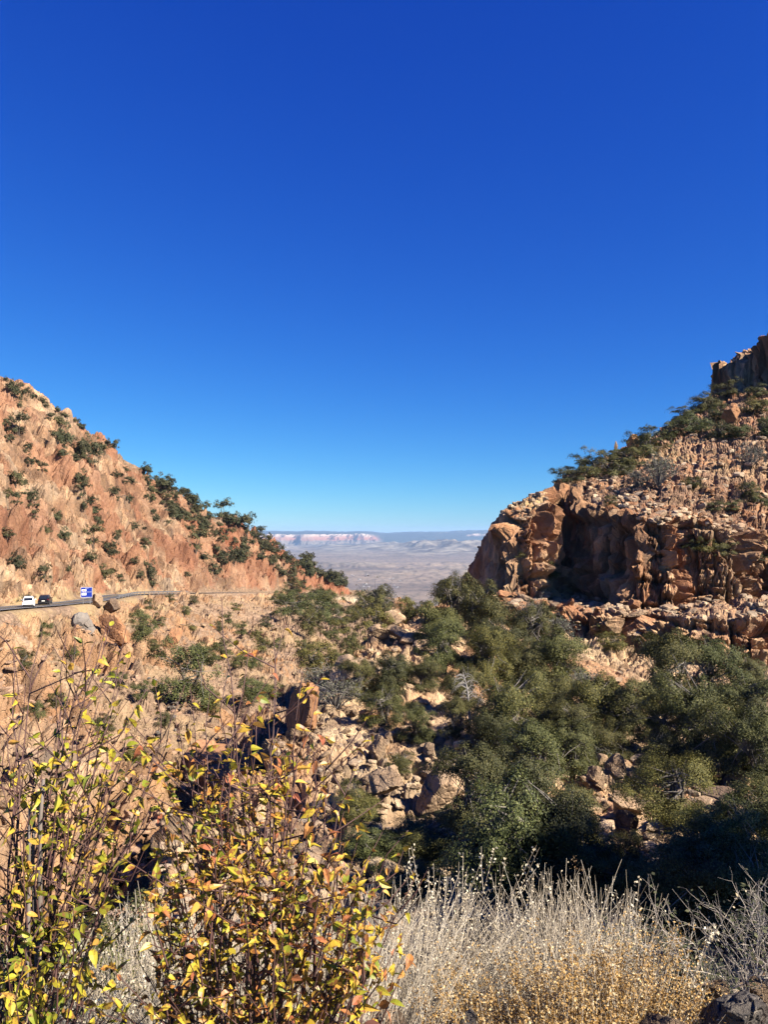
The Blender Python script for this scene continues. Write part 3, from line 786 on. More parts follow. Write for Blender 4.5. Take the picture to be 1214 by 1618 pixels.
grove('mid', [(455, 977, 50), (475, 962, 45), (500, 988, 55), (520, 967, 40), (490, 1014, 45), (465, 947, 35), (530, 988, 36), (505, 952, 40), (445, 957, 30), (520, 1012, 32), (290, 1114, 98), (320, 1048, 44), (350, 1043, 40), (378, 1056, 30), (380, 1006, 22), (420, 992, 22), (215, 1014, 48), (238, 1030, 26), (415, 1034, 28), (268, 952, 18), (305, 955, 16), (555, 1038, 40), (590, 1004, 56), (575, 974, 48), (612, 978, 48), (502, 1068, 70), (540, 1060, 50), (405, 1010, 20), (440, 1030, 24), (360, 985, 18), (300, 1000, 16), (640, 985, 40), (545, 1000, 34), (560, 985, 30), (400, 1060, 26), (255, 990, 20), (478, 1040, 30), (390, 1110, 50), (425, 1105, 40), (70, 1010, 30), (110, 1045, 26), (30, 1060, 34), (180, 1090, 30), (225, 1105, 36), (90, 1120, 30), (150, 1160, 34), (200, 1210, 40), (255, 1150, 30), (20, 1140, 36), (330, 1130, 34), (345, 1000, 18), (370, 965, 16), (290, 975, 18), (235, 965, 18)], 'rounded dark shrub', 'shrubs on the slope under the road', 'shrub')
# shrubs of the left hillside, by height on the slope
ZS = 1214 / 560
HILL = [(40, 100, 50), (80, 118, 50), (150, 140, 25), (225, 172, 25), (200, 195, 60), (60, 232, 60), (40, 405, 66), (95, 445, 50), (20, 590, 60), (60, 690, 60), (145, 742, 50), (80, 805, 55), (190, 525, 60), (220, 592, 60), (310, 612, 70), (300, 665, 50), (360, 722, 75), (375, 645, 60), (418, 738, 28), (462, 678, 40), (505, 722, 58), (520, 760, 35), (585, 515, 80), (560, 450, 66), (650, 490, 60), (660, 632, 70), (690, 660, 50), (735, 715, 60), (780, 678, 80), (830, 664, 70), (900, 620, 60), (840, 580, 60), (720, 510, 60), (760, 520, 60), (800, 540, 60), (880, 580, 60), (980, 632, 35), (1040, 695, 50), (1100, 704, 50), (1150, 728, 40), (960, 716, 50), (1000, 744, 40), (1040, 756, 30), (270, 300, 70), (210, 268, 70), (180, 256, 50), (300, 340, 60), (330, 300, 60), (350, 280, 40), (270, 400, 60), (200, 306, 50), (240, 320, 60), (430, 308, 35), (400, 382, 40), (370, 434, 40), (440, 460, 30), (270, 446, 50), (300, 466, 50), (330, 506, 50), (280, 502, 40), (450, 558, 40), (490, 612, 40), (500, 392, 40), (540, 408, 50), (580, 424, 40), (105, 338, 40), (95, 298, 40), (130, 362, 34), (110, 492, 40), (145, 568, 40), (450, 402, 30), (340, 540, 34), (410, 590, 34), (430, 360, 34), (15, 200, 40), (20, 250, 36), (15, 450, 40), (30, 480, 34)]
hl = [(a / ZS, b / ZS + 580, c / ZS) for a, b, c in HILL]
rr = random.Random(5)
RL = [(0, 600), (60, 632), (115, 664), (165, 700), (230, 742), (300, 786), (375, 811), (432, 852), (490, 892), (548, 930)]
def ridge_y(x): return float(np.interp(x, [a for a, _ in RL], [b for _, b in RL]))
n = 0
while n < 180:                                    # the thicket on the upper right part of the hill and along the skyline
    x = rr.uniform(230, 545); y0 = ridge_y(x) + 3
    y = y0 + rr.random() ** 1.2 * (925 - y0) * (.75 if x > 330 else .4)
    hl.append((x, y, rr.uniform(9, 20))); n += 1
for _ in range(46):
    x = rr.uniform(0, 540); hl.append((x, ridge_y(x) + rr.uniform(1, 7), rr.uniform(7, 15)))
for _ in range(20):
    x = rr.uniform(0, 330); y0 = ridge_y(x); hl.append((x, rr.uniform(y0 + 8, 925), rr.uniform(8, 17)))
for x, y, w in hl:
    o = plant('far', x, y, w, rr.uniform(.8, 1.15))
    if o is None or o.location.y < 60: continue
    u = (y - ridge_y(x)) / max(20, 940 - ridge_y(x)); zone = 'far toe' if x > 430 else 'middle stretch' if x > 215 else 'near end'
    hgt = 'along the skyline' if u < .16 else 'on the upper rocks' if u < .45 else 'half way down the rocks' if u < .75 else 'just above the road'
    tag(o, 'dark green shrub %s of the left hillside, %s' % (hgt, zone), 'shrub', 'shrubs %s, %s' % (hgt, zone))
name_trees(TREES)
for k_, (x_, y_, w_, lb_) in enumerate(((11.8, 9.0, 5.0, 'tall evergreen added out of view on the right bank for shade'), (14.2, 11.6, 5.6, 'broad evergreen added out of view on the right bank for shade'), (10.2, 6.9, 4.0, 'smallest evergreen added out of view on the right bank for shade'), (17.0, 13.8, 6.0, 'farthest evergreen added out of view on the right bank for shade'))):
    o = copy_tree(PROTO['near'][k_], (x_, y_, float(heights(np.array([x_], np.float32), np.array([y_], np.float32))[0][0]) - .2), (0, 0, k_), (w_, w_, w_ * 1.15)); tag(o, lb_, 'tree')  # unseen evergreens put in to throw shade on the near hollow

# the bleached snag among the evergreens
p = hit(742, 1158); s = p.y / F
t = empty('dead_tree', p); tag(t, 'bleached white dead snag with drooping bare branches among dark evergreens', 'dead tree')
b = MB(); b2 = MB(); r_ = random.Random(3)
tr = [(0, 0, -.3), (.02, 0, .8), (-.03, .03, 1.7), (-.10, 0, 2.5), (-.22, 0, 3.1), (-.42, 0, 3.75)]
k_ = 100 * s / 3.75 * .95
tr = [tuple(c * k_ for c in q) for q in tr]
b.tube(tr, [.10 * k_, .085 * k_, .07 * k_, .055 * k_, .035 * k_, .01 * k_], 7)
b.build('trunk', M['snag'], t)
for k in range(46):
    h = r_.uniform(.35, .95); q = np.array([np.interp(h, np.linspace(0, 1, 6), [c[i] for c in tr]) for i in range(3)])
    a = r_.choice((math.pi, math.pi, 0)) + r_.uniform(-1.0, 1.0); L = r_.uniform(.5, 1.3) * k_ * (1.15 - .5 * h)
    d = np.array((math.cos(a), math.sin(a), 0))
    b2.tube([q, q + d * L * .35 + (0, 0, .22 * L), q + d * L * .75 + (0, 0, .1 * L), q + d * L + (0, 0, -.30 * L)], [.018 * k_, .013 * k_, .009 * k_, .004 * k_], 4, cap=False)
lt = [np.array(c) * k_ for c in ((.02, 0, .7), (.35, 0, 1.2), (.62, .1, 1.9), (.78, .1, 2.6))]
b2.tube(lt, [.06 * k_, .05 * k_, .03 * k_, .01 * k_], 6)
for k in range(10):
    h = r_.uniform(.4, 1); q = lt[1] + (lt[3] - lt[1]) * h; L = r_.uniform(.4, .9) * k_; a = r_.uniform(-1, 1)
    d = np.array((math.cos(a), math.sin(a), 0)); b2.tube([q, q + d * L * .5 + (0, 0, .2 * L), q + d * L + (0, 0, -.2 * L)], [.02 * k_, .015 * k_, .006 * k_], 4, cap=False)
b2.build('branches', M['snag'], t)
# ------------------------------------------------------------------ loose rocks
def boulder_mesh(name, seed, n=14, npl=13, rough=.05, flat=1.0, extra=()):
    """an angular block: a sphere cut by random planes, then chipped"""
    r = np.random.default_rng(seed)
    g = np.linspace(-1, 1, n); V, Q = [], []; k = 0
    for ax in range(3):
        for sg in (-1, 1):
            a, b = np.meshgrid(g, g, indexing='ij'); p = np.zeros((n * n, 3)); p[:, ax] = sg; p[:, (ax + 1) % 3] = a.ravel() * sg; p[:, (ax + 2) % 3] = b.ravel()
            V.append(p); i = np.arange(n - 1)[:, None]; j = np.arange(n - 1)[None]
            Q.append((np.stack([i * n + j, (i + 1) * n + j, (i + 1) * n + j + 1, i * n + j + 1], -1).reshape(-1, 4)) + k); k += n * n
    v = np.vstack(V); q = np.vstack(Q)
    key = np.round(v * 1000).astype(int); u, inv = np.unique(key, axis=0, return_inverse=True); inv = inv.ravel()
    first = np.zeros(len(u), int); first[inv] = np.arange(len(v)); v = v[first]; q = inv[q]
    d = v / np.linalg.norm(v, axis=1)[:, None]
    pn = r.normal(size=(npl, 3)); h3 = npl // 2; pn[h3:2 * h3] = -pn[:h3] + r.normal(size=(h3, 3)) * .25
    pn /= np.linalg.norm(pn, axis=1)[:, None]
    pd = r.uniform(.5, .9, npl)
    for q_, w_ in extra:
        q_ = np.array(q_); pn = np.vstack([pn, q_ / np.linalg.norm(q_)]); pd = np.append(pd, w_)
    c = d @ pn.T
    rad = np.where(c > .05, pd[None] / np.maximum(c, .05), 9).min(1); rad = np.minimum(rad, 1.25)
    p = (d * rad[:, None]).astype(np.float32)
    h, pl, e = cells(p + 7 * seed, (.55, .55, .55), seed)
    p = p + d * ((h - .5 + pl) * rough * 2 - (1 - sst(0, .1, e)) * rough * .8)[:, None] + d * (fbm(p * 4 + seed, 3, seed) * rough * .5)[:, None]
    p[:, 2] *= flat
    return mesh_np(name, p, q)
M['boulder'] = rock_mat('boulder', [(.24, .16, .11), (.38, .27, .18), (.47, .35, .24), (.52, .41, .29), (.32, .225, .16)], (.2, .15, .1), .9, obj=True)
M['boulderD'] = rock_mat('dark boulder', [(.12, .085, .065), (.20, .14, .10), (.26, .19, .14), (.33, .25, .18), (.18, .13, .10)], (.2, .15, .1), .9, obj=True)
M['boulderO'] = rock_mat('orange boulder', [(.28, .13, .075), (.40, .20, .11), (.47, .27, .15), (.50, .32, .19), (.33, .17, .10)], (.2, .15, .1), .9, obj=True)
M['boulderG'] = rock_mat('grey boulder', [(.17, .155, .15), (.25, .23, .215), (.31, .285, .26), (.36, .32, .28), (.22, .19, .17)], (.2, .15, .1), .9, obj=True)
BM = [boulder_mesh('boulder', 40 + k, 22, 8 + k // 2, .05, (1, .8, .62, .9, .7, .5)[k]) for k in range(6)]
for me in BM: me.materials.append(M['boulder'])
BV = {}
def boulder(px, py, w, mat='boulder', k=None, flat=1.0, rz=None, sink=.25, name='boulder', off=0.0):
    h = hit(px, py)
    if h is None: return None
    k = random.randrange(6) if k is None else k
    key = (k, mat)
    if key not in BV:
        me = BM[k]
        if mat != 'boulder': me = me.copy(); me.materials.clear(); me.materials.append(M[mat])
        BV[key] = me
    s = w / F * h.y / 1.9
    o = link(name, BV[key]); o.location = (h.x, h.y + off, h.z + s * (flat - sink)); 
    o.rotation_euler = (random.uniform(-.35, .35), random.uniform(-.35, .35), random.uniform(0, 6.28) if rz is None else rz)
    o.scale = (s * random.uniform(.85, 1.2), s * random.uniform(.85, 1.1), s * flat * random.uniform(.8, 1.1))
    return o
def one(px, py, w, label, **kw):
    o = boulder(px, py, w, **kw)
    if o: tag(o, label, 'boulder')
def horn(px, py, w, label, name, flat, extra):
    h = hit(px, py); me = boulder_mesh(name, 90 + int(px), 40, 8, .05, 1.0, extra); o = link(name, me, M['boulderO']); s = w / F * h.y / 1.7
    o.location = (h.x, h.y, h.z + s * flat * .6); o.scale = (s, s, s * flat); tag(o, label, 'boulder')
one(126, 992, 40, 'big grey lichen coloured rock knob standing at the roadside below the blue sign', mat='boulderG', k=3, flat=.9, sink=.85, rz=.5)
one(184, 1006, 52, 'orange squared rock block right of the grey roadside knob', mat='boulderO', k=0, flat=1.2, sink=1.1)
one(178, 969, 26, 'dark pyramid shaped boulder perched on the orange block', mat='boulderD', k=0)
one(155, 960, 20, 'small pointed tan rock on the road edge under the blue sign', mat='boulder', k=4, flat=1.3)
one(272, 1025, 26, 'upright tan boulder with a dark shaded side on the scree', mat='boulderO', k=0, flat=1.3)
horn(480, 1150, 54, 'tall leaning rock horn with a dark shaded left face above the gulch', 'rock_horn', 1.55, [((-.74, -.66, .06), .22), ((.5, -.3, 1), .75)])
one(560, 1092, 72, 'big tilted tan boulder left of the middle evergreens', k=1, flat=.9)
for a, b_, c_, lb in ((600, 1012, 34, 'lower left block of the stacked rock tower'), (630, 1012, 36, 'wide base block of the stacked rock tower'), (655, 1020, 34, 'pale right hand block of the stacked rock tower'), (618, 992, 34, 'upper block of the stacked rock tower'), (638, 985, 24, 'topmost small block of the stacked rock tower'), (672, 1032, 34, 'pale flat block jutting right of the stacked rock tower')):
    one(a, b_, c_, lb, mat='boulder' if c_ > 30 else 'boulderO', flat=.85)
horn(322, 1262, 150, 'broad brown outcrop block in shadow behind the yellow leaved shrub', 'rock_outcrop', .62, [((-.74, -.66, .04), .25), ((.1, -.25, 1), .5)])
one(1145, 1268, 62, 'long brown slab tilted above the flat pale slabs', mat='boulderD', k=5, flat=.6)
one(1105, 1290, 62, 'pale flat slab nearest the yellow tinged evergreen', k=5, flat=.45)
one(1140, 1305, 74, 'largest pale flat slab among the right hand rubble', k=5, flat=.5)
one(1160, 1326, 44, 'brown wedge boulder below the largest pale slab', mat='boulderO', k=4, flat=.7)
one(1203, 1320, 30, 'upright pale boulder at the right edge beside black shade', k=0, flat=1.7)
one(990, 1292, 58, 'rounded tan boulder in the dark boulder heap', k=1, flat=.8)
one(985, 1330, 50, 'dark brown boulder lowest in the dark heap', mat='boulderD', k=3)
one(940, 1245, 30, 'squared tan boulder on top of the dark boulder heap', k=0, flat=1.2)
one(612, 1258, 56, 'big pale block on the lower left of the rubble slope', k=1)
one(690, 1285, 76, 'largest cream boulder on the lower edge of the rubble slope', k=3, flat=1.0)
one(596, 1205, 34, 'upright cream boulder in the middle of the rubble slope', k=0, flat=1.3)
one(716, 1258, 54, 'cream boulder at the right end of the rubble slope', k=2)
one(900, 1092, 44, 'pale smooth slab leaning between evergreens below the cliff', k=4, flat=.8)
one(1000, 712, 22, 'reddish blocky boulder on the right skyline', mat='boulderO', k=0, flat=1.2)
one(976, 715, 7, 'slim stone pinnacle standing on the right skyline', k=0, flat=2.6, name='rock_pinnacle')
one(1156, 665, 30, 'rusty boulder among the shrubs of the right skyline', mat='boulderO', k=1)
GRP = [('cream boulder among the rubble of the middle slope', 'boulders of the middle rubble slope', [(500, 1130), (560, 1120), (640, 1130), (720, 1190), (740, 1270), (690, 1300), (600, 1290), (520, 1240), (470, 1190)], 64, 9, 24, 'boulder'),
       ('tan boulder in the heap left of the yellow tinged evergreen', 'boulders of the dark heap', [(905, 1210), (990, 1200), (1010, 1260), (1000, 1350), (940, 1340), (900, 1280)], 34, 10, 30, 'boulder'),
       ('tan rock among the slabs right of the yellow tinged evergreen', 'rocks among the pale slabs', [(1085, 1225), (1200, 1240), (1205, 1340), (1120, 1340), (1085, 1290)], 26, 8, 24, 'boulder'),
       ('blocky tan boulder on the shelf under the dark recess', 'boulders on the shelf under the recess', [(780, 930), (900, 930), (1020, 950), (1020, 1000), (900, 1000), (790, 990)], 34, 9, 28, 'boulderO'),
       ('reddish loose rock on the slope above the cliff', 'loose rocks above the cliff', [(900, 775), (1000, 755), (1200, 760), (1210, 900), (1120, 840), (1000, 800)], 44, 5, 15, 'boulderO'),
       ('tan rock fallen on the slope under the road', 'rocks on the slope under the road', [(220, 985), (420, 960), (540, 985), (480, 1070), (330, 1100), (240, 1080)], 30, 4, 11, 'boulder'),
       ('grey rock on the scree left of the gulch', 'rocks on the grey scree', [(210, 1060), (260, 1070), (300, 1140), (310, 1200), (240, 1200)], 22, 5, 13, 'boulderG')]
def inside(poly, x, y):
    c = False
    for (ax, ay), (bx, by) in zip(poly, poly[1:] + poly[:1]):
        if (ay > y) != (by > y) and x < (bx - ax) * (y - ay) / (by - ay) + ax: c = not c
    return c
for lb, gp, poly, n, w0, w1, mt in GRP:
    xs = [a for a, _ in poly]; ys = [b for _, b in poly]; k = 0
    while k < n:
        x, y = random.uniform(min(xs), max(xs)), random.uniform(min(ys), max(ys))
        if not inside(poly, x, y): continue
        k += 1
        o = boulder(x, y, w0 + (w1 - w0) * random.random() ** 2.2, mat=mt if random.random() < .8 else 'boulder', flat=random.uniform(.6, 1.1))
        if o: tag(o, lb, 'boulder', gp)
# small stones: nobody could count them
low = boulder_mesh('s', 77, 5, 7, .04, .8)
lv = np.array([v.co[:] for v in low.vertices]); lq = np.array([p.vertices[:] for p in low.polygons])
bpy.data.meshes.remove(low)
def stones(mask, n, smin, smax, name, mat):
    idx = np.nonzero(mask)[0]
    w = (1.0 / gy[idx]); sel = rng.choice(idx, n, p=w / w.sum())
    V = []
    T = TER.reshape(-1, 3)
    for i in sel:
        s = smin + (smax - smin) * random.random() ** 3; a = random.uniform(0, 6.28); ca, sa = math.cos(a), math.sin(a); f = random.uniform(.5, 1.1)
        v = lv * np.array((s * random.uniform(.7, 1.4), s, s * f)); t = random.uniform(-.5, .5)
        v = np.c_[v[:, 0], v[:, 1] * math.cos(t) - v[:, 2] * math.sin(t), v[:, 1] * math.sin(t) + v[:, 2] * math.cos(t)]
        V.append(np.c_[v[:, 0] * ca - v[:, 1] * sa, v[:, 0] * sa + v[:, 1] * ca, v[:, 2]] + T[i] + (0, 0, s * f * .3))
    q = (np.arange(n)[:, None, None] * len(lv) + lq[None]).reshape(-1, 4)
    tag(link(name, mesh_np(name, np.vstack(V), q), mat), kind='stuff')
M['stone'] = rock_mat('stone', [(.26, .18, .125), (.38, .275, .19), (.46, .345, .24), (.52, .42, .31), (.33, .235, .17)], (.2, .15, .1), .35, obj=True)
M['stoneG'] = rock_mat('scree stone', [(.24, .155, .11), (.34, .225, .155), (.40, .27, .185), (.45, .33, .24), (.29, .20, .15)], (.2, .15, .1), .35, obj=True)
tm = gg(right).ravel()
stones((mSP > .6) & ~tm & (gy > 20) & (gy < 95), 3000, .05, .4, 'rubble', M['stone'])
stones(tm & (rk < .9) & (gy < 140), 2600, .08, .6, 'cliff_rubble', M['stone'])
stones((mSP < .4) & ~tm & (sdr > 6) & (gy > 45) & (gy < 260), 2600, .07, .5, 'scree', M['stoneG'])
# ------------------------------------------------------------------ the road and what stands on it
def road_mat():
    m, nt, bs = new_mat('worn asphalt')
    vec = nt.nodes.new('ShaderNodeNewGeometry').outputs['Position']
    c = ramp(nt, noise(nt, vec, .4, 6, .6), [(.35, (.045, .043, .043)), (.65, (.085, .08, .078))])
    nt.links.new(c, bs.inputs['Base Color']); bs.inputs['Roughness'].default_value = .85; return m
ys = np.linspace(24, 488, 240)
rx = np.interp(ys, rs[:, 1], rs[:, 0]); rzz = np.interp(ys, rs[:, 1], rs[:, 2])
kk = np.ones(9) / 9
rx[4:-4] = np.convolve(rx, kk, 'valid'); rzz[4:-4] = np.convolve(rzz, kk, 'valid')
tang = np.stack([np.gradient(rx), np.gradient(ys)], 1); tang /= np.linalg.norm(tang, axis=1)[:, None]
nor = np.stack([tang[:, 1], -tang[:, 0]], 1)             # to the outer (right-hand) side
def strip(name, a, b, dz, mat, dash=None):
    L = np.c_[rx + nor[:, 0] * a, ys + nor[:, 1] * a, rzz + dz]; Rr = np.c_[rx + nor[:, 0] * b, ys + nor[:, 1] * b, rzz + dz]
    v = np.empty((len(ys) * 2, 3)); v[0::2] = L; v[1::2] = Rr
    i = np.arange(len(ys) - 1) * 2
    return tag(link(name, mesh_np(name, v, np.stack([i, i + 1, i + 3, i + 2], 1)), mat), kind='structure')
strip('road', -3.7, 3.7, .12, road_mat())
M['white_paint'] = flat_mat('white road paint', (.75, .74, .70), .7, var=.15, vs=2)
M['yellow_paint'] = flat_mat('yellow road paint', (.62, .40, .05), .7, var=.15, vs=2)
strip('road_edge_line', 3.25, 3.37, .126, M['white_paint']); strip('road_edge_line', -3.37, -3.25, .126, M['white_paint'])
strip('road_center_line', .07, .19, .126, M['yellow_paint']); strip('road_center_line', -.19, -.07, .126, M['yellow_paint'])

def road_at(y, off):
    x = np.interp(y, ys, rx); z = np.interp(y, ys, rzz); k = int(np.argmin(abs(ys - y)))
    return Vector((x + nor[k, 0] * off, y + nor[k, 1] * off, z + .126)), math.atan2(-tang[k, 0], tang[k, 1])

M['white_car'] = flat_mat('white car paint', (.80, .80, .80), .25, spec=.6)
M['black_car'] = flat_mat('black car paint', (.012, .012, .014), .2, spec=.7)
M['glass'] = flat_mat('tinted glass', (.02, .025, .03), .05, spec=.9)
M['tyre'] = flat_mat('tyre rubber', (.02, .02, .02), .85)
M['rim'] = flat_mat('alloy rim', (.5, .5, .52), .3, 1.0)
M['lamp'] = flat_mat('clear lamp glass', (.75, .78, .8), .1, spec=.8)
M['tail'] = flat_mat('red lamp glass', (.35, .01, .01), .15, spec=.8)
M['trim'] = flat_mat('black plastic', (.025, .025, .027), .5)
def loft(mb, rings):
    n = len(rings[0]); v = np.vstack([np.array(r) for r in rings]); q = []
    for k in range(len(rings) - 1):
        for j in range(n): q.append((k * n + j, k * n + (j + 1) % n, (k + 1) * n + (j + 1) % n, (k + 1) * n + j))
    mb.add(v, q)
    for base in (0, (len(rings) - 1) * n):
        c = v[base:base + n].mean(0); mb.add(np.vstack([v[base:base + n], c]), None, [(j, (j + 1) % n, n) for j in range(n)])
def car(loc, rz, paint, label, group=None):
    """a tall estate car, front towards +Y"""
    t = empty('parked_car' if False else 'car', loc, rz); tag(t, label, 'car')
    b = MB()
    def ring(y, w, z0, z1, ins):
        h = w / 2
        return [(-h + .05, y, z0), (h - .05, y, z0), (h, y, z0 + .12), (h, y, (z0 + z1) / 2), (h - ins, y, z1 - .04), (h - ins - .1, y, z1), (-h + ins + .1, y, z1), (-h + ins, y, z1 - .04), (-h, y, (z0 + z1) / 2), (-h, y, z0 + .12)]
    loft(b, [ring(2.32, 1.55, .38, .78, .06), ring(2.25, 1.74, .30, .88, .06), ring(1.9, 1.84, .26, .98, .05), ring(.95, 1.88, .24, 1.06, .05), ring(-1.6, 1.88, .24, 1.08, .05), ring(-2.1, 1.84, .28, 1.06, .05), ring(-2.25, 1.72, .36, .95, .06)])
    loft(b, [ring(.98, 1.66, 1.0, 1.06, .04), ring(.35, 1.58, 1.0, 1.62, .14), ring(0, 1.58, 1.0, 1.70, .14), ring(-1.3, 1.58, 1.0, 1.70, .14), ring(-1.85, 1.56, 1.0, 1.62, .14), ring(-2.16, 1.60, 1.0, 1.08, .05)])
    b.build('body', paint, t)
    w = MB(); w.add([(-.70, .93, 1.10), (.70, .93, 1.10), (.60, .40, 1.585), (-.60, .40, 1.585)], [(0, 1, 2, 3)]); w.build('windshield', M['glass'], t)
    w = MB(); w.add([(-.66, -2.145, 1.14), (.66, -2.145, 1.14), (.58, -1.90, 1.57), (-.58, -1.90, 1.57)], [(1, 0, 3, 2)]); w.build('rear_window', M['glass'], t)
    for sx in (-1, 1):
        for y0, y1 in ((.55, -.35), (-.42, -1.2), (-1.27, -1.85)):
            w = MB(); w.add([(sx * .835, y0, 1.12), (sx * .835, y1, 1.12), (sx * .70, y1 + .02, 1.54), (sx * .70, y0 - (.2 if y0 > 0 else 0), 1.54)], [(0, 1, 2, 3)]); w.build('side_window', M['glass'], t)
        w = MB(); w.box((sx * .66, 2.25, .76), (.36, .16, .15)); w.build('headlight', M['lamp'], t)
        w = MB(); w.box((sx * .74, -2.17, .92), (.18, .14, .30)); w.build('taillight', M['tail'], t)
        w = MB(); w.box((sx * 1.0, .72, 1.10), (.2, .1, .14), 0, .8); w.build('mirror', paint, t)
        for y in (1.42, -1.38):
            w = MB(); a = np.linspace(0, 2 * math.pi, 17)[:-1]
            loft(w, [[(sx * (.90 - dx), y + math.cos(q) * r_2, .34 + math.sin(q) * r_2) for q in a] for dx, r_2 in ((.24, .31), (.20, .34), (.02, .34), (-.02, .30))])
            wh = w.build('wheel', M['tyre'], t)
            w = MB(); loft(w, [[(sx * (.90 + dx), y + math.cos(q) * r_2, .34 + math.sin(q) * r_2) for q in a] for dx, r_2 in ((.0, .21), (.03, .2), (.035, .05))]); w.build('rim', M['rim'], wh)
    w = MB(); w.box((0, 2.335, .66), (.95, .05, .18)); w.build('grille', M['trim'], t)
    w = MB(); w.box((0, 2.31, .44), (1.6, .08, .16)); w.box((0, -2.25, .46), (1.6, .08, .18)); w.build('bumper', M['trim'], t)
    w = MB(); w.box((0, -2.30, .78), (.5, .03, .13)); w.build('number_plate', M['white_paint'], t)
    return t
p, a = road_at(124, 1.2); car(p, a + .33, M['white_car'], 'white car driving on the mountain road at the far left')
p, a = road_at(136, -1.0); car(p, a + .30, M['black_car'], 'black car beyond the white car on the mountain road')

# the blue services sign beside the road
M['sign_blue'] = flat_mat('blue sign sheeting', (.012, .045, .42), .4)
M['sign_white'] = flat_mat('white sign sheeting', (.82, .82, .82), .5)
M['sign_red'] = flat_mat('red panel print', (.65, .06, .05), .5)
M['galv'] = flat_mat('galvanised steel', (.42, .42, .42), .5, .6, var=.15, vs=4)
D = 140; z0 = (HY - 944) / F * D; x0 = (136.3 - CX) / F * D; W_, H_ = 2.0, 1.86
g_ = road_at(D, 4.9)[0]
t = empty('road_sign', (x0, D, g_.z - .3), R(14)); tag(t, 'blue services sign with white panels on two posts beside the road', 'road sign')
zb = z0 - (g_.z - .3)
b = MB(); b.box((0, 0, zb + H_ / 2), (W_, .05, H_)); b.build('sign_panel', M['sign_blue'], t)
b = MB(); 
for sx in (-1, 1): b.box((sx * (W_ / 2 - .03), -.029, zb + H_ / 2), (.035, .006, H_ - .03))
for sz in (.03, H_ - .03): b.box((0, -.029, zb + sz), (W_ - .1, .006, .035))
b.build('sign_border', M['sign_white'], t)
for (cx_, cz_, w_, h_), nm, mt in (((-.42, 1.30, .80, .34), 'logo_panel', 'sign_white'), ((-.42, .62, .80, .42), 'logo_panel', 'sign_white'), ((.05, 1.66, .55, .07), 'lettering', 'sign_white'), ((.1, .99, 1.5, .06), 'lettering', 'sign_white')):
    b = MB()
    if nm == 'lettering':
        n_ = int(w_ / .085)
        for k in range(n_):
            if k % 5 != 3: b.box((cx_ - w_ / 2 + (k + .5) * w_ / n_, -.029, zb + cz_), (w_ / n_ * .6, .006, h_))
    else: b.box((cx_, -.029, zb + cz_), (w_, .006, h_))
    pn_ = b.build(nm, M[mt], t)
    if nm == 'logo_panel':
        b = MB(); b.box((cx_ - .05, -.035, zb + cz_), (.42, .005, .14) if cz_ > 1 else (.5, .005, .07)); b.build('logo', M['sign_red'] if cz_ > 1 else M['sign_blue'], pn_)
for sx in (-.6, .6):
    b = MB(); b.box((sx, .07, (zb + H_) / 2 - .2), (.09, .08, zb + H_ + .2)); b.build('post', M['galv'], t)

# guard rail on the outer edge, behind the grey knob
t = empty('guardrail', road_at(160, 4.3)[0]); tag(t, 'galvanised guardrail on posts along the outer edge of the mountain road', 'guardrail')
o0 = Vector(t.location); b = MB(); yy = np.arange(160, 236, 1.9)
P1 = np.array([(road_at(y, 4.3)[0] - o0)[:] for y in yy])
prof = [(0, .46), (.07, .52), (.0, .60), (.07, .68), (0, .76)]
v = np.concatenate([[(q[0] - dx, q[1], q[2] + dz) for dx, dz in prof] for q in P1]); i = np.arange(len(yy) - 1)[:, None] * 5; j = np.arange(4)[None]
b.add(v, np.stack([i + j, i + j + 1, i + j + 6, i + j + 5], -1).reshape(-1, 4)); b.build('rail', M['galv'], t)
for q in P1[::2]:
    b = MB(); b.box((q[0] + .1, q[1], q[2] + .33), (.15, .15, .95)); b.build('post', M['galv'], t)

# the pale masonry wall that carries the road at the far bend
M['masonry'] = rock_mat('masonry', [(.34, .26, .19), (.42, .33, .24), (.48, .39, .29), (.52, .44, .34), (.38, .30, .22)], (.2, .15, .1), .6, obj=True, streak=False)
A_, B_ = Vector(P(512, 963, 432)), Vector(P(566, 962, 452)); tp = (HY - 944) / F * 440
t = empty('retaining_wall', A_); tag(t, 'pale stone retaining wall under the road at the far bend', 'wall')
b = MB(); n_ = 26; d_ = (B_ - A_)
vv, hh = [], 9
for i in range(n_ + 1):
    for j in range(hh + 1):
        q = d_ * (i / n_); vv.append((q.x, q.y - 1.5 - .12 * j * 0 + random.uniform(-.12, .12), -2.0 + (tp - A_.z + 2.2) * j / hh))
i = np.arange(n_)[:, None]; j = np.arange(hh)[None]
b.add(vv, np.stack([i * (hh + 1) + j, (i + 1) * (hh + 1) + j, (i + 1) * (hh + 1) + j + 1, i * (hh + 1) + j + 1], -1).reshape(-1, 4))
b.build('wall_face', M['masonry'], t)
b = MB(); b.box((d_.x / 2, d_.y / 2 - 1.2, tp - A_.z + .45), (d_.x + 1, 1.2, .5), math.atan2(d_.y, d_.x) * 0); b.build('coping', M['masonry'], t)

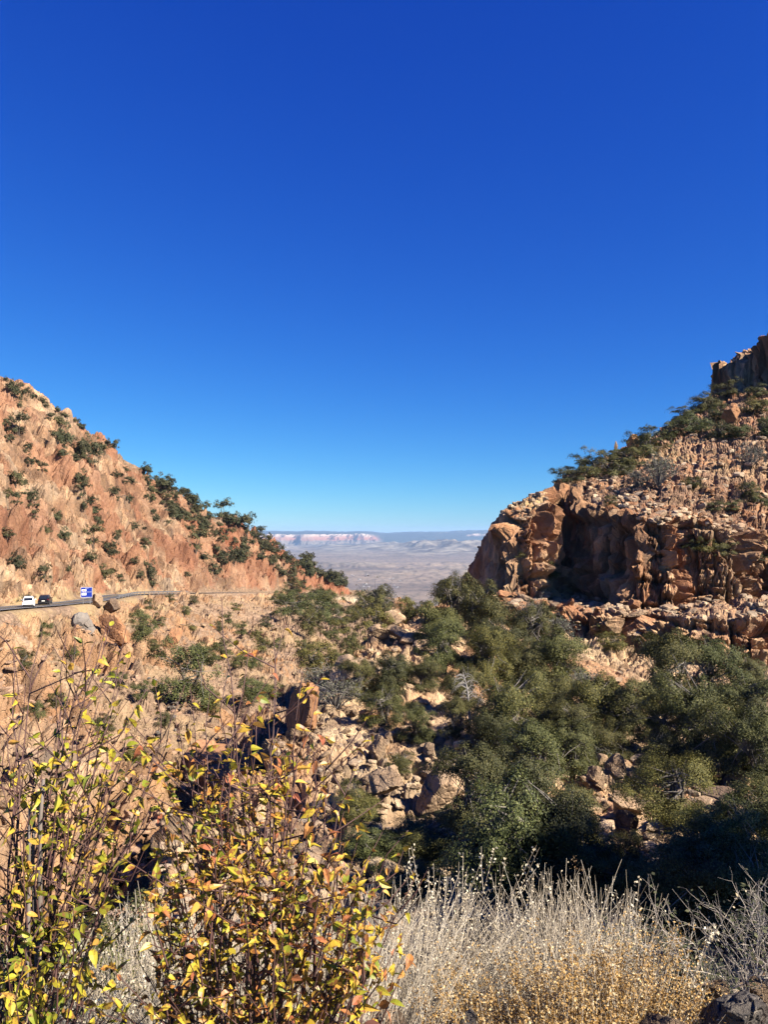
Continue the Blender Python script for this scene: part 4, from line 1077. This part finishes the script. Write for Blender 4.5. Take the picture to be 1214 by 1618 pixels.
# houses of the valley town, a few kilometres off
M['house_wall'] = flat_mat('pale house wall', (.45, .42, .38), .9); M['house_roof'] = flat_mat('metal roof', (.55, .52, .50), .6)
hp = None
for k in range(34):
    px = random.uniform(430, 640); py = random.uniform(908, 934); D = 440 * F / (py - HY)
    x, y, _ = P(px, py, D); z = float(far_h(np.array([x], np.float32), np.array([y], np.float32))[0])
    if hp is None:
        hp = empty('house', (x, y, z)); b = MB(); b.box((0, 0, 2.5), (22, 14, 7)); b.build('wall', M['house_wall'], hp)
        b = MB(); b.add([(-12, -8, 6), (12, -8, 6), (12, 8, 6), (-12, 8, 6), (-12, 0, 9.5), (12, 0, 9.5)], [(0, 1, 5, 4), (2, 3, 4, 5), (3, 2, 1, 0)], [(0, 4, 3), (1, 2, 5)]); b.build('roof', M['house_roof'], hp); o = hp
    else: o = copy_tree(hp, (x, y, z), (0, 0, random.uniform(0, 3)), (random.uniform(.5, 1.1),) * 2 + (.7,))
    tag(o, 'tiny pale house of the distant valley town', 'house', 'houses of the valley town')
# ------------------------------------------------------------------ foreground plants
def ground_z(x, y):
    return float(heights(np.array([x], np.float32), np.array([y], np.float32))[0][0])
M['stem_red'] = flat_mat('reddish stem', (.115, .055, .045), .6, var=.4, vs=9)
M['stem_grey'] = flat_mat('grey brown stem', (.20, .165, .14), .75, var=.4, vs=14)
M['stem_pale'] = flat_mat('pale grey twig', (.60, .52, .42), .8, var=.3, vs=9)
M['straw'] = leaf_mat('pale dry straw', [(0, (.24, .19, .135)), (.4, (.42, .355, .27)), (.8, (.56, .49, .39)), (1, (.66, .60, .50))], 0, .8, .15, objvar=0, alb=.76)
M['seedhead'] = leaf_mat('dry golden seed heads', [(0, (.20, .11, .035)), (.4, (.40, .24, .08)), (.75, (.54, .36, .15)), (1, (.70, .56, .34))], .2, .8, .1, objvar=0, alb=.9)
M['cream'] = leaf_mat('cream dry flowers', [(0, (.42, .33, .20)), (.5, (.62, .53, .37)), (1, (.76, .69, .54))], .2, .8, .1, objvar=0, alb=.9)
M['leaf'] = leaf_mat('autumn leaf', [(0, (.16, .21, .025)), (.10, (.34, .35, .035)), (.25, (.54, .45, .045)), (.52, (.66, .46, .05)), (.74, (.66, .37, .07)), (.88, (.52, .22, .06)), (1, (.54, .18, .10))], .28, .42, .35, spots=(60, .51, (.27, .11, .035)), objvar=0, alb=.76)
M['leafG'] = leaf_mat('yellow green leaf', [(0, (.12, .14, .02)), (.15, (.28, .32, .03)), (.4, (.50, .46, .045)), (.8, (.64, .48, .05)), (1, (.62, .33, .07))], .28, .42, .35, spots=(60, .53, (.28, .14, .04)), objvar=0, alb=.76)
M['darkgreen'] = leaf_mat('small dark leaves', [(0, (.04, .05, .02)), (.6, (.09, .10, .045)), (1, (.16, .16, .08))], .1, .6, .2, objvar=0)

def leaves(mb, r, pos, dirs, size):
    """broad pointed leaves with a folded midrib and a drooping tip: three cross rows on each side"""
    n = len(pos)
    up = np.array((0, 0, 1.0)); d = dirs / np.linalg.norm(dirs, axis=1)[:, None]
    side = np.cross(d, up + r.normal(size=(n, 3)) * .75); side /= np.linalg.norm(side, axis=1)[:, None]
    nr = np.cross(side, d)
    L = size * r.uniform(.6, 1.25, n); Wd = L * r.uniform(.20, .29, n); droop = r.uniform(.05, .75, n); fold = r.uniform(.1, .9, n)
    ts = np.array((0, .16, .38, .62, .82, 1.0)); ws = np.array((.05, .72, 1.0, .82, .42, .02))
    V = np.empty((n, 6, 3, 3))
    for k in range(6):
        c = pos + d * (L * ts[k])[:, None] - nr * (L * droop * ts[k] ** 2)[:, None]
        w = (Wd * ws[k])[:, None]
        V[:, k, 1] = c
        V[:, k, 0] = c - side * w + nr * w * fold[:, None]; V[:, k, 2] = c + side * w + nr * w * fold[:, None]
    V = V.reshape(-1, 3); base = np.arange(n)[:, None, None] * 18
    i = np.arange(5)[None, :, None] * 3; j = np.arange(2)[None, None]
    q = np.stack([base + i + j, base + i + j + 1, base + i + j + 4, base + i + j + 3], -1).reshape(-1, 4)
    mb.add(V, q)

def px_of(p): return CX + F * p[0] / p[1], HY - F * p[2] / p[1]
def leafy_shrub(label, base, tips, seed, mat, size, dens, lowest, name='leafy_shrub', rad=.0050, twig=8, cover=None, trunks=0):
    """stems from one root to given tips, side twigs, and leaves set alternately along them"""
    r = np.random.default_rng(seed); bx_, by_ = base; bz_ = ground_z(bx_, by_)
    t = empty(name, (bx_, by_, bz_)); tag(t, label, 'shrub')
    o = np.array((bx_, by_, bz_)); sm, tm_, lf = MB(), MB(), MB(); LP, LD = [], []
    for (px, py, D, ld) in tips:
        e = np.array(P(px, py, D)) - o; s = np.array((r.uniform(-.12, .12), r.uniform(-.1, .1), -.05))
        c = s * .5 + e * np.array((.3, .3, .52)) + r.normal(size=3) * .05
        u = np.linspace(0, 1, 16)[:, None]; pts = (1 - u) ** 2 * s + 2 * u * (1 - u) * c + u * u * e
        pts[1:-1] += r.normal(size=(14, 3)) * .007
        k_ = .5 + .5 * np.linalg.norm(e) / 1.6
        sm.tube(pts, np.linspace(rad * k_, .0011, 16), 5)
        Ls = np.linalg.norm(e)
        for q in np.arange(lowest, 1.0, .030 / Ls / max(ld, .05) * 1.2):
            p = np.array([np.interp(q, u[:, 0], pts[:, i]) for i in range(3)]); a = r.uniform(0, 6.28)
            d = np.array((math.cos(a), math.sin(a) * .8, r.uniform(-.5, .75))); LP.append(p); LD.append(d)
        for k in range(int(twig * (1.2 - .3 * (Ls < 1)))):
            q = r.uniform(lowest * .7, .93); p = np.array([np.interp(q, u[:, 0], pts[:, i]) for i in range(3)])
            a = r.uniform(0, 6.28); l = r.uniform(.10, .42) * (1.1 - q * .6); d = np.array((math.cos(a), math.sin(a) * .8, r.uniform(.25, 1.1))); d /= np.linalg.norm(d)
            m_ = p + d * l * .5 + r.normal(size=3) * .012; f = p + d * l + np.array((0, 0, .03))
            tm_.tube([p, m_, f], [.0024, .0018, .0009], 4, cap=False)
            nl = r.poisson(l * 26 * ld * dens)
            for z in range(nl):
                w = r.uniform(.2, 1.0); g = p + (m_ - p) * w * 2 if w < .5 else m_ + (f - m_) * (w * 2 - 1)
                dd = d * .5 + r.normal(size=3) * .8; dd[2] -= .15; LP.append(g); LD.append(dd)
    if cover:
        for cx_, cy_, rx_, ry_, n_, D0, D1 in cover:            # fuller sprays low in the shrub
            for k in range(n_):
                a, q = r.uniform(0, 6.28), r.random() ** .5; D = r.uniform(D0, D1)
                c = np.array(P(cx_ + rx_ * q * math.cos(a), cy_ + ry_ * q * math.sin(a), D)) - o
                if c[2] < .04: continue
                f = c * np.array((.55, .55, .6)) + r.normal(size=3) * .04
                dv = (c - f) + np.array((0, 0, .05)); dv /= np.linalg.norm(dv) + 1e-9
                f = c - dv * .2
                tm_.tube([f, (f + c) / 2 + r.normal(size=3) * .01, c], [.0024, .0017, .0008], 4, cap=False)
                for z in range(r.integers(6, 12)):
                    LP.append(f + (c - f) * r.uniform(.2, 1.05)); dd = dv * .4 + r.normal(size=3) * .8; LD.append(dd)
    for k in range(trunks):
        e = np.array(P(-40 + 26 * k, 1240 - 40 * (k % 3), 2.0)) - o; s = np.array((r.uniform(-.1, .1), r.uniform(-.05, .05), -.05)); g = MB()
        u = np.linspace(0, 1, 9)[:, None]; pts = s + (e - s) * u + np.cumsum(r.normal(size=(9, 3)) * .014, 0) * (u * 1.2)
        g.tube(pts, np.linspace(.0125, .004, 9) * r.uniform(.7, 1.1), 7); g.build('trunk', M['stem_grey'], t, True)
    sm.build('stems', M['stem_red'], t, True); tm_.build('twigs', M['stem_red'], t, True)
    LP, LD = np.array(LP), np.array(LD)
    leaves(lf, r, LP, LD, size); lf.build('leaves', mat, t)
    return t, len(LP)

tipsC = [(350, 945, 2.0, .35), (300, 1085, 2.1, .6), (392, 1035, 2.0, .5), (432, 1000, 2.1, .45), (452, 985, 2.2, .45), (478, 1062, 2.0, .6), (502, 1092, 2.1, .7), (532, 1168, 2.0, .6), (566, 1205, 2.2, .5), (645, 1312, 1.9, .55), (655, 1388, 2.0, .7), (618, 1372, 2.1, .8), (612, 1560, 1.8, .9), (255, 1200, 2.2, .7), (282, 1150, 2.0, .8), (332, 1092, 2.2, .9), (360, 1060, 1.9, .8), (405, 1120, 1.9, .9), (440, 1150, 2.0, 1.0), (470, 1200, 1.9, 1.0), (500, 1260, 2.0, 1.0), (540, 1330, 1.9, 1.0), (560, 1420, 1.9, 1.0), (320, 1200, 2.1, 1.0), (370, 1180, 2.2, 1.0), (580, 1480, 1.8, 1.0), (250, 1330, 2.0, .8), (230, 1420, 1.9, .8)]
leafy_shrub('tall shrub with yellow and orange autumn leaves in the middle of the foreground', (-.30, 1.75), tipsC, 5, M['leaf'], .031, 1.25, .32, twig=10,
            cover=[(400, 1300, 170, 160, 56, 1.8, 2.3), (450, 1470, 170, 120, 58, 1.7, 2.2), (330, 1450, 110, 130, 22, 1.7, 2.2), (570, 1530, 90, 70, 22, 1.7, 2.0)])
tipsL = [(-30, 1000, 2.2, .2), (20, 1020, 2.3, .2), (66, 1000, 2.2, .15), (104, 1005, 2.3, .35), (150, 1012, 2.2, .4), (168, 988, 2.2, .6), (205, 1030, 2.3, .5), (232, 1088, 2.2, .3), (40, 1080, 2.2, .3), (272, 1120, 2.3, .25), (292, 1082, 2.4, .2), (10, 1150, 2.1, .5), (100, 1095, 2.3, .45), (185, 1072, 2.2, .7), (140, 1060, 2.1, .6), (60, 1180, 2.2, .7), (130, 1190, 2.1, .7), (200, 1180, 2.2, .6), (0, 1230, 2.0, .8), (90, 1260, 2.1, .8), (170, 1280, 2.0, .7), (240, 1270, 2.1, .5), (30, 1320, 1.9, .8), (150, 1370, 2.0, .8), (-60, 1150, 2.2, .4), (-20, 1300, 2.0, .8), (205, 1330, 1.9, .6), (118, 985, 2.4, .3)]
leafy_shrub('tall half bare shrub with yellow green leaves and grey trunks at the left edge', (-.92, 1.85), tipsL, 9, M['leafG'], .032, .8, .40, rad=.0062, twig=8, trunks=6,
            cover=[(60, 1430, 110, 120, 26, 1.7, 2.1), (150, 1240, 120, 90, 20, 1.9, 2.3), (90, 1560, 120, 60, 14, 1.6, 1.9)])

def stalks(mb, r, base, n, spread, lean, H, rad, seg=4, flake=None, fmb=None, fsize=.006, fr=(.5, 1.0), fork=0, curve=.12):
    """many thin dry stems from one root, some forked, some carrying small dry flakes"""
    for k in range(n):
        a = r.uniform(0, 6.28); q = r.random() ** .5
        s = np.array((math.cos(a) * q * spread[0], math.sin(a) * q * spread[1], -.03)) + base
        h = H * r.uniform(.45, 1.12) * (1.05 - .35 * q * q)
        e = s + np.array((lean[0] * h + math.cos(a) * q * .42 * h + r.normal() * .15 * h, lean[1] * h + math.sin(a) * q * .3 * h + r.normal() * .11 * h, h))
        m_ = (s + e) / 2 + r.normal(size=3) * curve * h * .5
        u = np.linspace(0, 1, seg)[:, None]; pts = (1 - u) ** 2 * s + 2 * u * (1 - u) * m_ + u * u * e
        mb.tube(pts, np.linspace(rad * r.uniform(.8, 1.3), rad * .45, seg), 3, cap=False)
        for f in range(fork):
            w = r.uniform(.35, .9); p = pts[int(w * (seg - 1))]; g = p + (e - s) / h * r.uniform(.05, .22) * h + r.normal(size=3) * .055 * h
            mb.tube([p, (p + g) / 2 + r.normal(size=3) * .01 * h, g], [rad * .65, rad * .5, rad * .3], 3, cap=False)
            if flake and fmb is not None: _fl(fmb, r, p, g, flake // 3 + 1, fsize)
        if flake and fmb is not None: _fl(fmb, r, pts[0] + (pts[-1] - pts[0]) * fr[0], e, flake, fsize, pts, fr)
def _fl(mb, r, a, b, n, size, pts=None, fr=None):
    w = r.random(n)[:, None]
    if pts is not None:
        x = np.linspace(0, 1, len(pts)); q = fr[0] + (fr[1] - fr[0]) * w[:, 0]
        C = np.stack([np.interp(q, x, pts[:, i]) for i in range(3)], 1)
    else: C = a + (b - a) * w
    C = C + r.normal(size=(n, 3)) * size * 1.1
    v, q = leaf_cards(C, r.normal(size=(n, 3)), size * 1.6, size * .5, r); mb.add(v, q)

def dry_bush(name, label, px, D, n, spread, lean, H, rad, mats, seed, flake=0, fsize=.006, fr=(.5, 1.0), fork=1, cat='shrub', py=None, curve=.12, parts=('stems', 'seed_heads'), group=None):
    r = np.random.default_rng(seed); x = (px - CX) / F * D; z = ground_z(x, D)
    t = empty(name, (x, D, z)); tag(t, label, cat, group); b, f = MB(), MB()
    stalks(b, r, np.zeros(3), n, spread, lean, H, rad, 5, flake, f, fsize, fr, fork, curve)
    b.build(parts[0], M[mats[0]], t); 
    if flake: tag(f.build(parts[1], M[mats[1]], t), kind='stuff')
    return t
dry_bush('broom_bush', 'pale dry broom bush leaning right in the bottom centre', 655, 3.1, 620, (.20, .22), (.34, .05), .56, .0014, ('straw', 'cream'), 21, fork=3, flake=4, fsize=.005, curve=.34)
dry_bush('broom_bush', 'upright pale dry broom bush in the bottom right centre', 900, 3.3, 900, (.25, .26), (.0, .05), .60, .0013, ('straw', 'cream'), 22, fork=3, flake=5, fsize=.006, fr=(.4, 1), curve=.34)
dry_bush('seed_bush', 'golden brown seed head bush in front of the upright broom bush', 890, 2.65, 300, (.36, .16), (0, .03), .50, .0013, ('straw', 'seedhead'), 23, flake=100, fsize=.0062, fr=(.25, 1), fork=3)
dry_bush('seed_bush', 'tan seed head bush at the right foot of the broom bush', 1010, 2.75, 150, (.18, .14), (.1, .03), .52, .0013, ('straw', 'seedhead'), 24, flake=80, fsize=.006, fr=(.4, 1), fork=2)
dry_bush('buckwheat', 'cream flowered dry buckwheat rising between the two broom bushes', 715, 3.4, 60, (.10, .08), (.08, .02), .80, .0016, ('straw', 'cream'), 25, flake=40, fsize=.008, fr=(.55, 1), fork=2, cat='plant', parts=('stems', 'flower_heads'))
dry_bush('dry_bush', 'tangled grey dry bush under the middle yellow shrub', 480, 2.6, 620, (.36, .22), (.06, .05), .60, .0014, ('straw', 'cream'), 26, flake=3, fsize=.006, fork=2, curve=.3)
dry_bush('dry_bush', 'tangled straw coloured bush with pale dry flowers left of the middle shrub', 270, 2.7, 620, (.36, .24), (.0, .05), .66, .0015, ('straw', 'cream'), 27, flake=7, fsize=.0075, fork=2, curve=.3)
dry_bush('dry_bush', 'low grey dead bush at the bottom left corner', 80, 2.6, 560, (.42, .24), (.04, .05), .56, .0014, ('straw', 'cream'), 28, flake=2, fsize=.006, fork=2, curve=.3)
dry_bush('dry_bush', 'dense pale dry bush behind the middle yellow shrub', 380, 3.3, 520, (.42, .22), (.05, .04), .66, .0015, ('straw', 'cream'), 30, flake=5, fsize=.006, fork=2, curve=.25)
dry_bush('dry_bush', 'thin grey dry bush behind the left broom bush', 590, 3.9, 220, (.26, .2), (.05, .05), .58, .0017, ('straw', 'cream'), 29, flake=2, fsize=.006, fork=2)
for px, D, H, lb, sd in ((765, 2.8, .60, 'single tall dry seed stalk between the broom bushes', 41), (1040, 3.0, .88, 'tallest cream seed stalk rising at the right of the broom bush', 42), (1140, 2.7, .62, 'slim cream seed stalk in front of the black shade', 43), (908, 2.9, .72, 'dry seed stalk standing in front of the upright broom bush', 44)):
    dry_bush('seed_stalk', lb, px, D, 2, (.012, .012), (.02, .02), H, .0022, ('straw', 'cream'), sd, flake=60, fsize=.009, fr=(.3, 1), fork=3, cat='plant', parts=('stem', 'seed_heads'))
# grey forked shrub at the right edge and a low leafy one beside it
def forked(label, px, D, H, n, seed, lf, name='thorny_shrub'):
    r = np.random.default_rng(seed); x = (px - CX) / F * D; z = ground_z(x, D); t = empty(name, (x, D, z)); tag(t, label, 'shrub'); b = MB(); PT = []
    def grow(p, d, l, rad, lev):
        e = p + d * l; m_ = (p + e) / 2 + r.normal(size=3) * l * .06
        b.tube([p, m_, e], [rad, rad * .8, rad * .6], 4, cap=lev == 0); PT.extend([m_, e])
        if lev:
            for k in range(3):
                q = d + r.normal(size=3) * .55 + np.array((0, 0, .12)); q /= np.linalg.norm(q); grow(m_ if k == 2 else e, q, l * r.uniform(.55, .85), rad * .62, lev - 1)
    for k in range(n):
        d = np.array((r.normal() * .45, r.normal() * .35, 1.0)); d /= np.linalg.norm(d); grow(np.array((r.normal() * .05, r.normal() * .05, -.04)), d, H * .36, .0042, 4)
    b.build('branches', M['stem_pale'], t)
    PT = np.array(PT); C = PT[r.integers(len(PT), size=lf)] + r.normal(size=(lf, 3)) * .012
    v, q = leaf_cards(C, np.tile((0, 0, 1.0), (lf, 1)), .020, .0065, r); link('leaves', mesh_np('leaves', v, q), M['darkgreen'], t)
forked('grey forked thorny shrub at the right edge above the rocks', 1185, 3.1, .78, 11, 51, 900)
forked('low dark leafy shrub right of the broom bush', 1075, 3.5, .34, 12, 52, 3800, 'leafy_bush')
forked('small dark leafy bush behind the seed head bushes', 1015, 3.9, .50, 10, 53, 3000, 'leafy_bush')
# a dark evergreen bush low at the left, behind the shrubs
o = copy_tree(PROTO['near'][1], (-1.75, 5.2, ground_z(-1.75, 5.2) - .1), (0, 0, 1.0), (1.15, 1.1, 1.0)); tag(o, 'dark evergreen bush in shade behind the left shrub', 'shrub')
o = copy_tree(PROTO['near'][3], (-2.9, 5.6, ground_z(-2.9, 5.6) - .1), (0, 0, 2.0), (1.2, 1.1, .9)); tag(o, 'olive evergreen bush behind the grey trunks at the left edge', 'shrub')

# prickly pears, rocks and the rusty pipes
M['pad'] = flat_mat('cactus pad', (.30, .30, .10), .5, spec=.3, var=.25, vs=20)
def pear(label, px, D, pads, seed):
    r = np.random.default_rng(seed); x = (px - CX) / F * D; z = ground_z(x, D); t = empty('prickly_pear', (x, D, z + .02)); tag(t, label, 'cactus')
    for k in range(pads):
        b = MB(); c = np.array((r.uniform(-.09, .09), r.uniform(-.05, .05), r.uniform(.0, .11))); rz_, tl = r.uniform(-1, 1), r.uniform(-.6, .6); w, h = r.uniform(.025, .036), r.uniform(.035, .052)
        th = np.linspace(0, math.pi, 9)[:, None]; ph = np.linspace(0, 2 * math.pi, 15)[None, :-1]
        X = w * np.sin(th) * np.cos(ph) * (1 + .25 * np.cos(th)); Y = .009 * np.sin(th) * np.sin(ph); Z = h * np.cos(th) + h + 0 * ph
        X, Z = X * math.cos(tl) + Z * math.sin(tl), -X * math.sin(tl) + Z * math.cos(tl); X, Y = X * math.cos(rz_) - Y * math.sin(rz_), X * math.sin(rz_) + Y * math.cos(rz_)
        v = np.stack([X, Y, Z], -1).reshape(-1, 3) + c; i = np.arange(8)[:, None] * 14; j = np.arange(14)[None]; j2 = (j + 1) % 14
        b.add(v, np.stack([i + j, i + j2, i + 14 + j2, i + 14 + j], -1).reshape(-1, 4)); b.build('pad', M['pad'], t, True)
pear('yellow green prickly pear cluster between the bottom right rocks', 1092, 2.75, 12, 61)
pear('small prickly pear with upright pads behind the big corner rock', 1160, 3.0, 7, 62)
def near_rock(px, py, w, D, k, mat, label, flat=.8, rz=0):
    me = boulder_mesh('rock', 300 + k, 34, 9, .05); o = link('rock', me, M[mat]); s = w / F * D / 1.7
    o.location = P(px, py, D); o.scale = (s, s * .9, s * flat); o.rotation_euler = (.2, .1, rz); tag(o, label, 'rock')
near_rock(1165, 1612, 112, 2.55, 1, 'boulderG', 'big grey rock at the bottom right corner', .8, .6)
near_rock(1208, 1622, 70, 2.6, 2, 'boulderG', 'blue grey rock cut by the bottom right corner', .8, 1.2)
near_rock(1045, 1622, 64, 2.5, 3, 'boulder', 'pinkish pale topped rock beside the prickly pear', .8, 2.2)
near_rock(1140, 1572, 44, 2.95, 4, 'boulder', 'pale lichen covered rock behind the big corner rock', .8, .2)
near_rock(1205, 1568, 40, 3.0, 5, 'boulder', 'pale rock under the thorny shrub at the right edge', .7, .9)
near_rock(620, 1622, 70, 2.5, 6, 'boulder', 'whitish rock at the bottom edge right of the rusty pipe', .5, .4)
near_rock(735, 1616, 46, 2.6, 7, 'boulderG', 'light grey stone at the bottom edge between the bushes', .6, 1.4)
M['rust'] = flat_mat('rusty iron', (.17, .065, .040), .75, .2, var=.35, vs=30)
def revolve(mb, prof, n=24, c=(0, 0, 0)):
    a = np.arange(n) * 2 * math.pi / n
    v = np.concatenate([[(c[0] + r_2 * math.cos(q), c[1] + r_2 * math.sin(q), c[2] + z) for q in a] for r_2, z in prof]); i = np.arange(len(prof) - 1)[:, None] * n; j = np.arange(n)[None]; j2 = (j + 1) % n
    mb.add(v, np.stack([i + j, i + j2, i + n + j2, i + n + j], -1).reshape(-1, 4))
x, y, z = P(533, 1585, 1.75); g0_ = ground_z(x, y)
t = empty('iron_pipe', (x, y, g0_), 0); t.rotation_euler = (.1, .12, 0); tag(t, 'rusty capped iron pipe standing in the dry brush at the bottom', 'pipe')
h = z - g0_; b = MB(); revolve(b, [(.0185, -.1), (.0185, h - .03)]); b.build('shaft', M['rust'], t)
b = MB(); revolve(b, [(.0185, h - .034), (.0205, h - .032), (.0205, h - .003), (.018, h), (.0001, h + .001)]); b.build('cap', M['rust'], t)
x, y, z = P(497, 1428, 1.9); g0_ = ground_z(x, y); h = z - g0_
t = empty('iron_stake', (x, y, g0_)); tag(t, 'thin iron stake with a rusty dome cap among the yellow leaves', 'stake')
b = MB(); revolve(b, [(.004, -.1), (.004, h - .01)], 10); b.build('rod', M['rust'], t)
b = MB(); revolve(b, [(.021, h - .014), (.023, h - .010), (.021, h - .002), (.013, h + .006), (.0001, h + .009)]); b.build('cap', M['rust'], t)
# short dry grass and litter over the roadside ground
r = np.random.default_rng(99); b = MB()
for k in range(2600):
    y = 2.1 + 4.2 * r.random() ** 1.2; x = r.uniform(-.62, .62) * y; z = ground_z(x, y) if k % 1 == 0 else 0
    a = r.uniform(0, 6.28); l = r.uniform(.04, .16); e = np.array((math.cos(a) * l * .6, math.sin(a) * l * .6, l))
    b.tube([(x, y, z - .01), np.array((x, y, z)) + e * .55 + (0, 0, .01), np.array((x, y, z)) + e], [.0014, .001, .0004], 3, cap=False)
tag(b.build('dry_grass', M['straw']), kind='stuff')
# ------------------------------------------------------------------ the air
b = MB(); b.box((0, 18000 - 200, -180), (48000, 38000, 620))
mh = bpy.data.materials.new('haze'); mh.use_nodes = True
hn = mh.node_tree
hn.nodes.remove(hn.nodes['Principled BSDF'])
pv = hn.nodes.new('ShaderNodeVolumePrincipled')
pv.inputs['Color'].default_value = (.42, .65, 1.0, 1)
pv.inputs['Density'].default_value = 2.5e-5
pv.inputs['Anisotropy'].default_value = 0.0
hn.links.new(pv.outputs[0], hn.nodes['Material Output'].inputs['Volume'])
tag(b.build('haze', mh), kind='stuff')
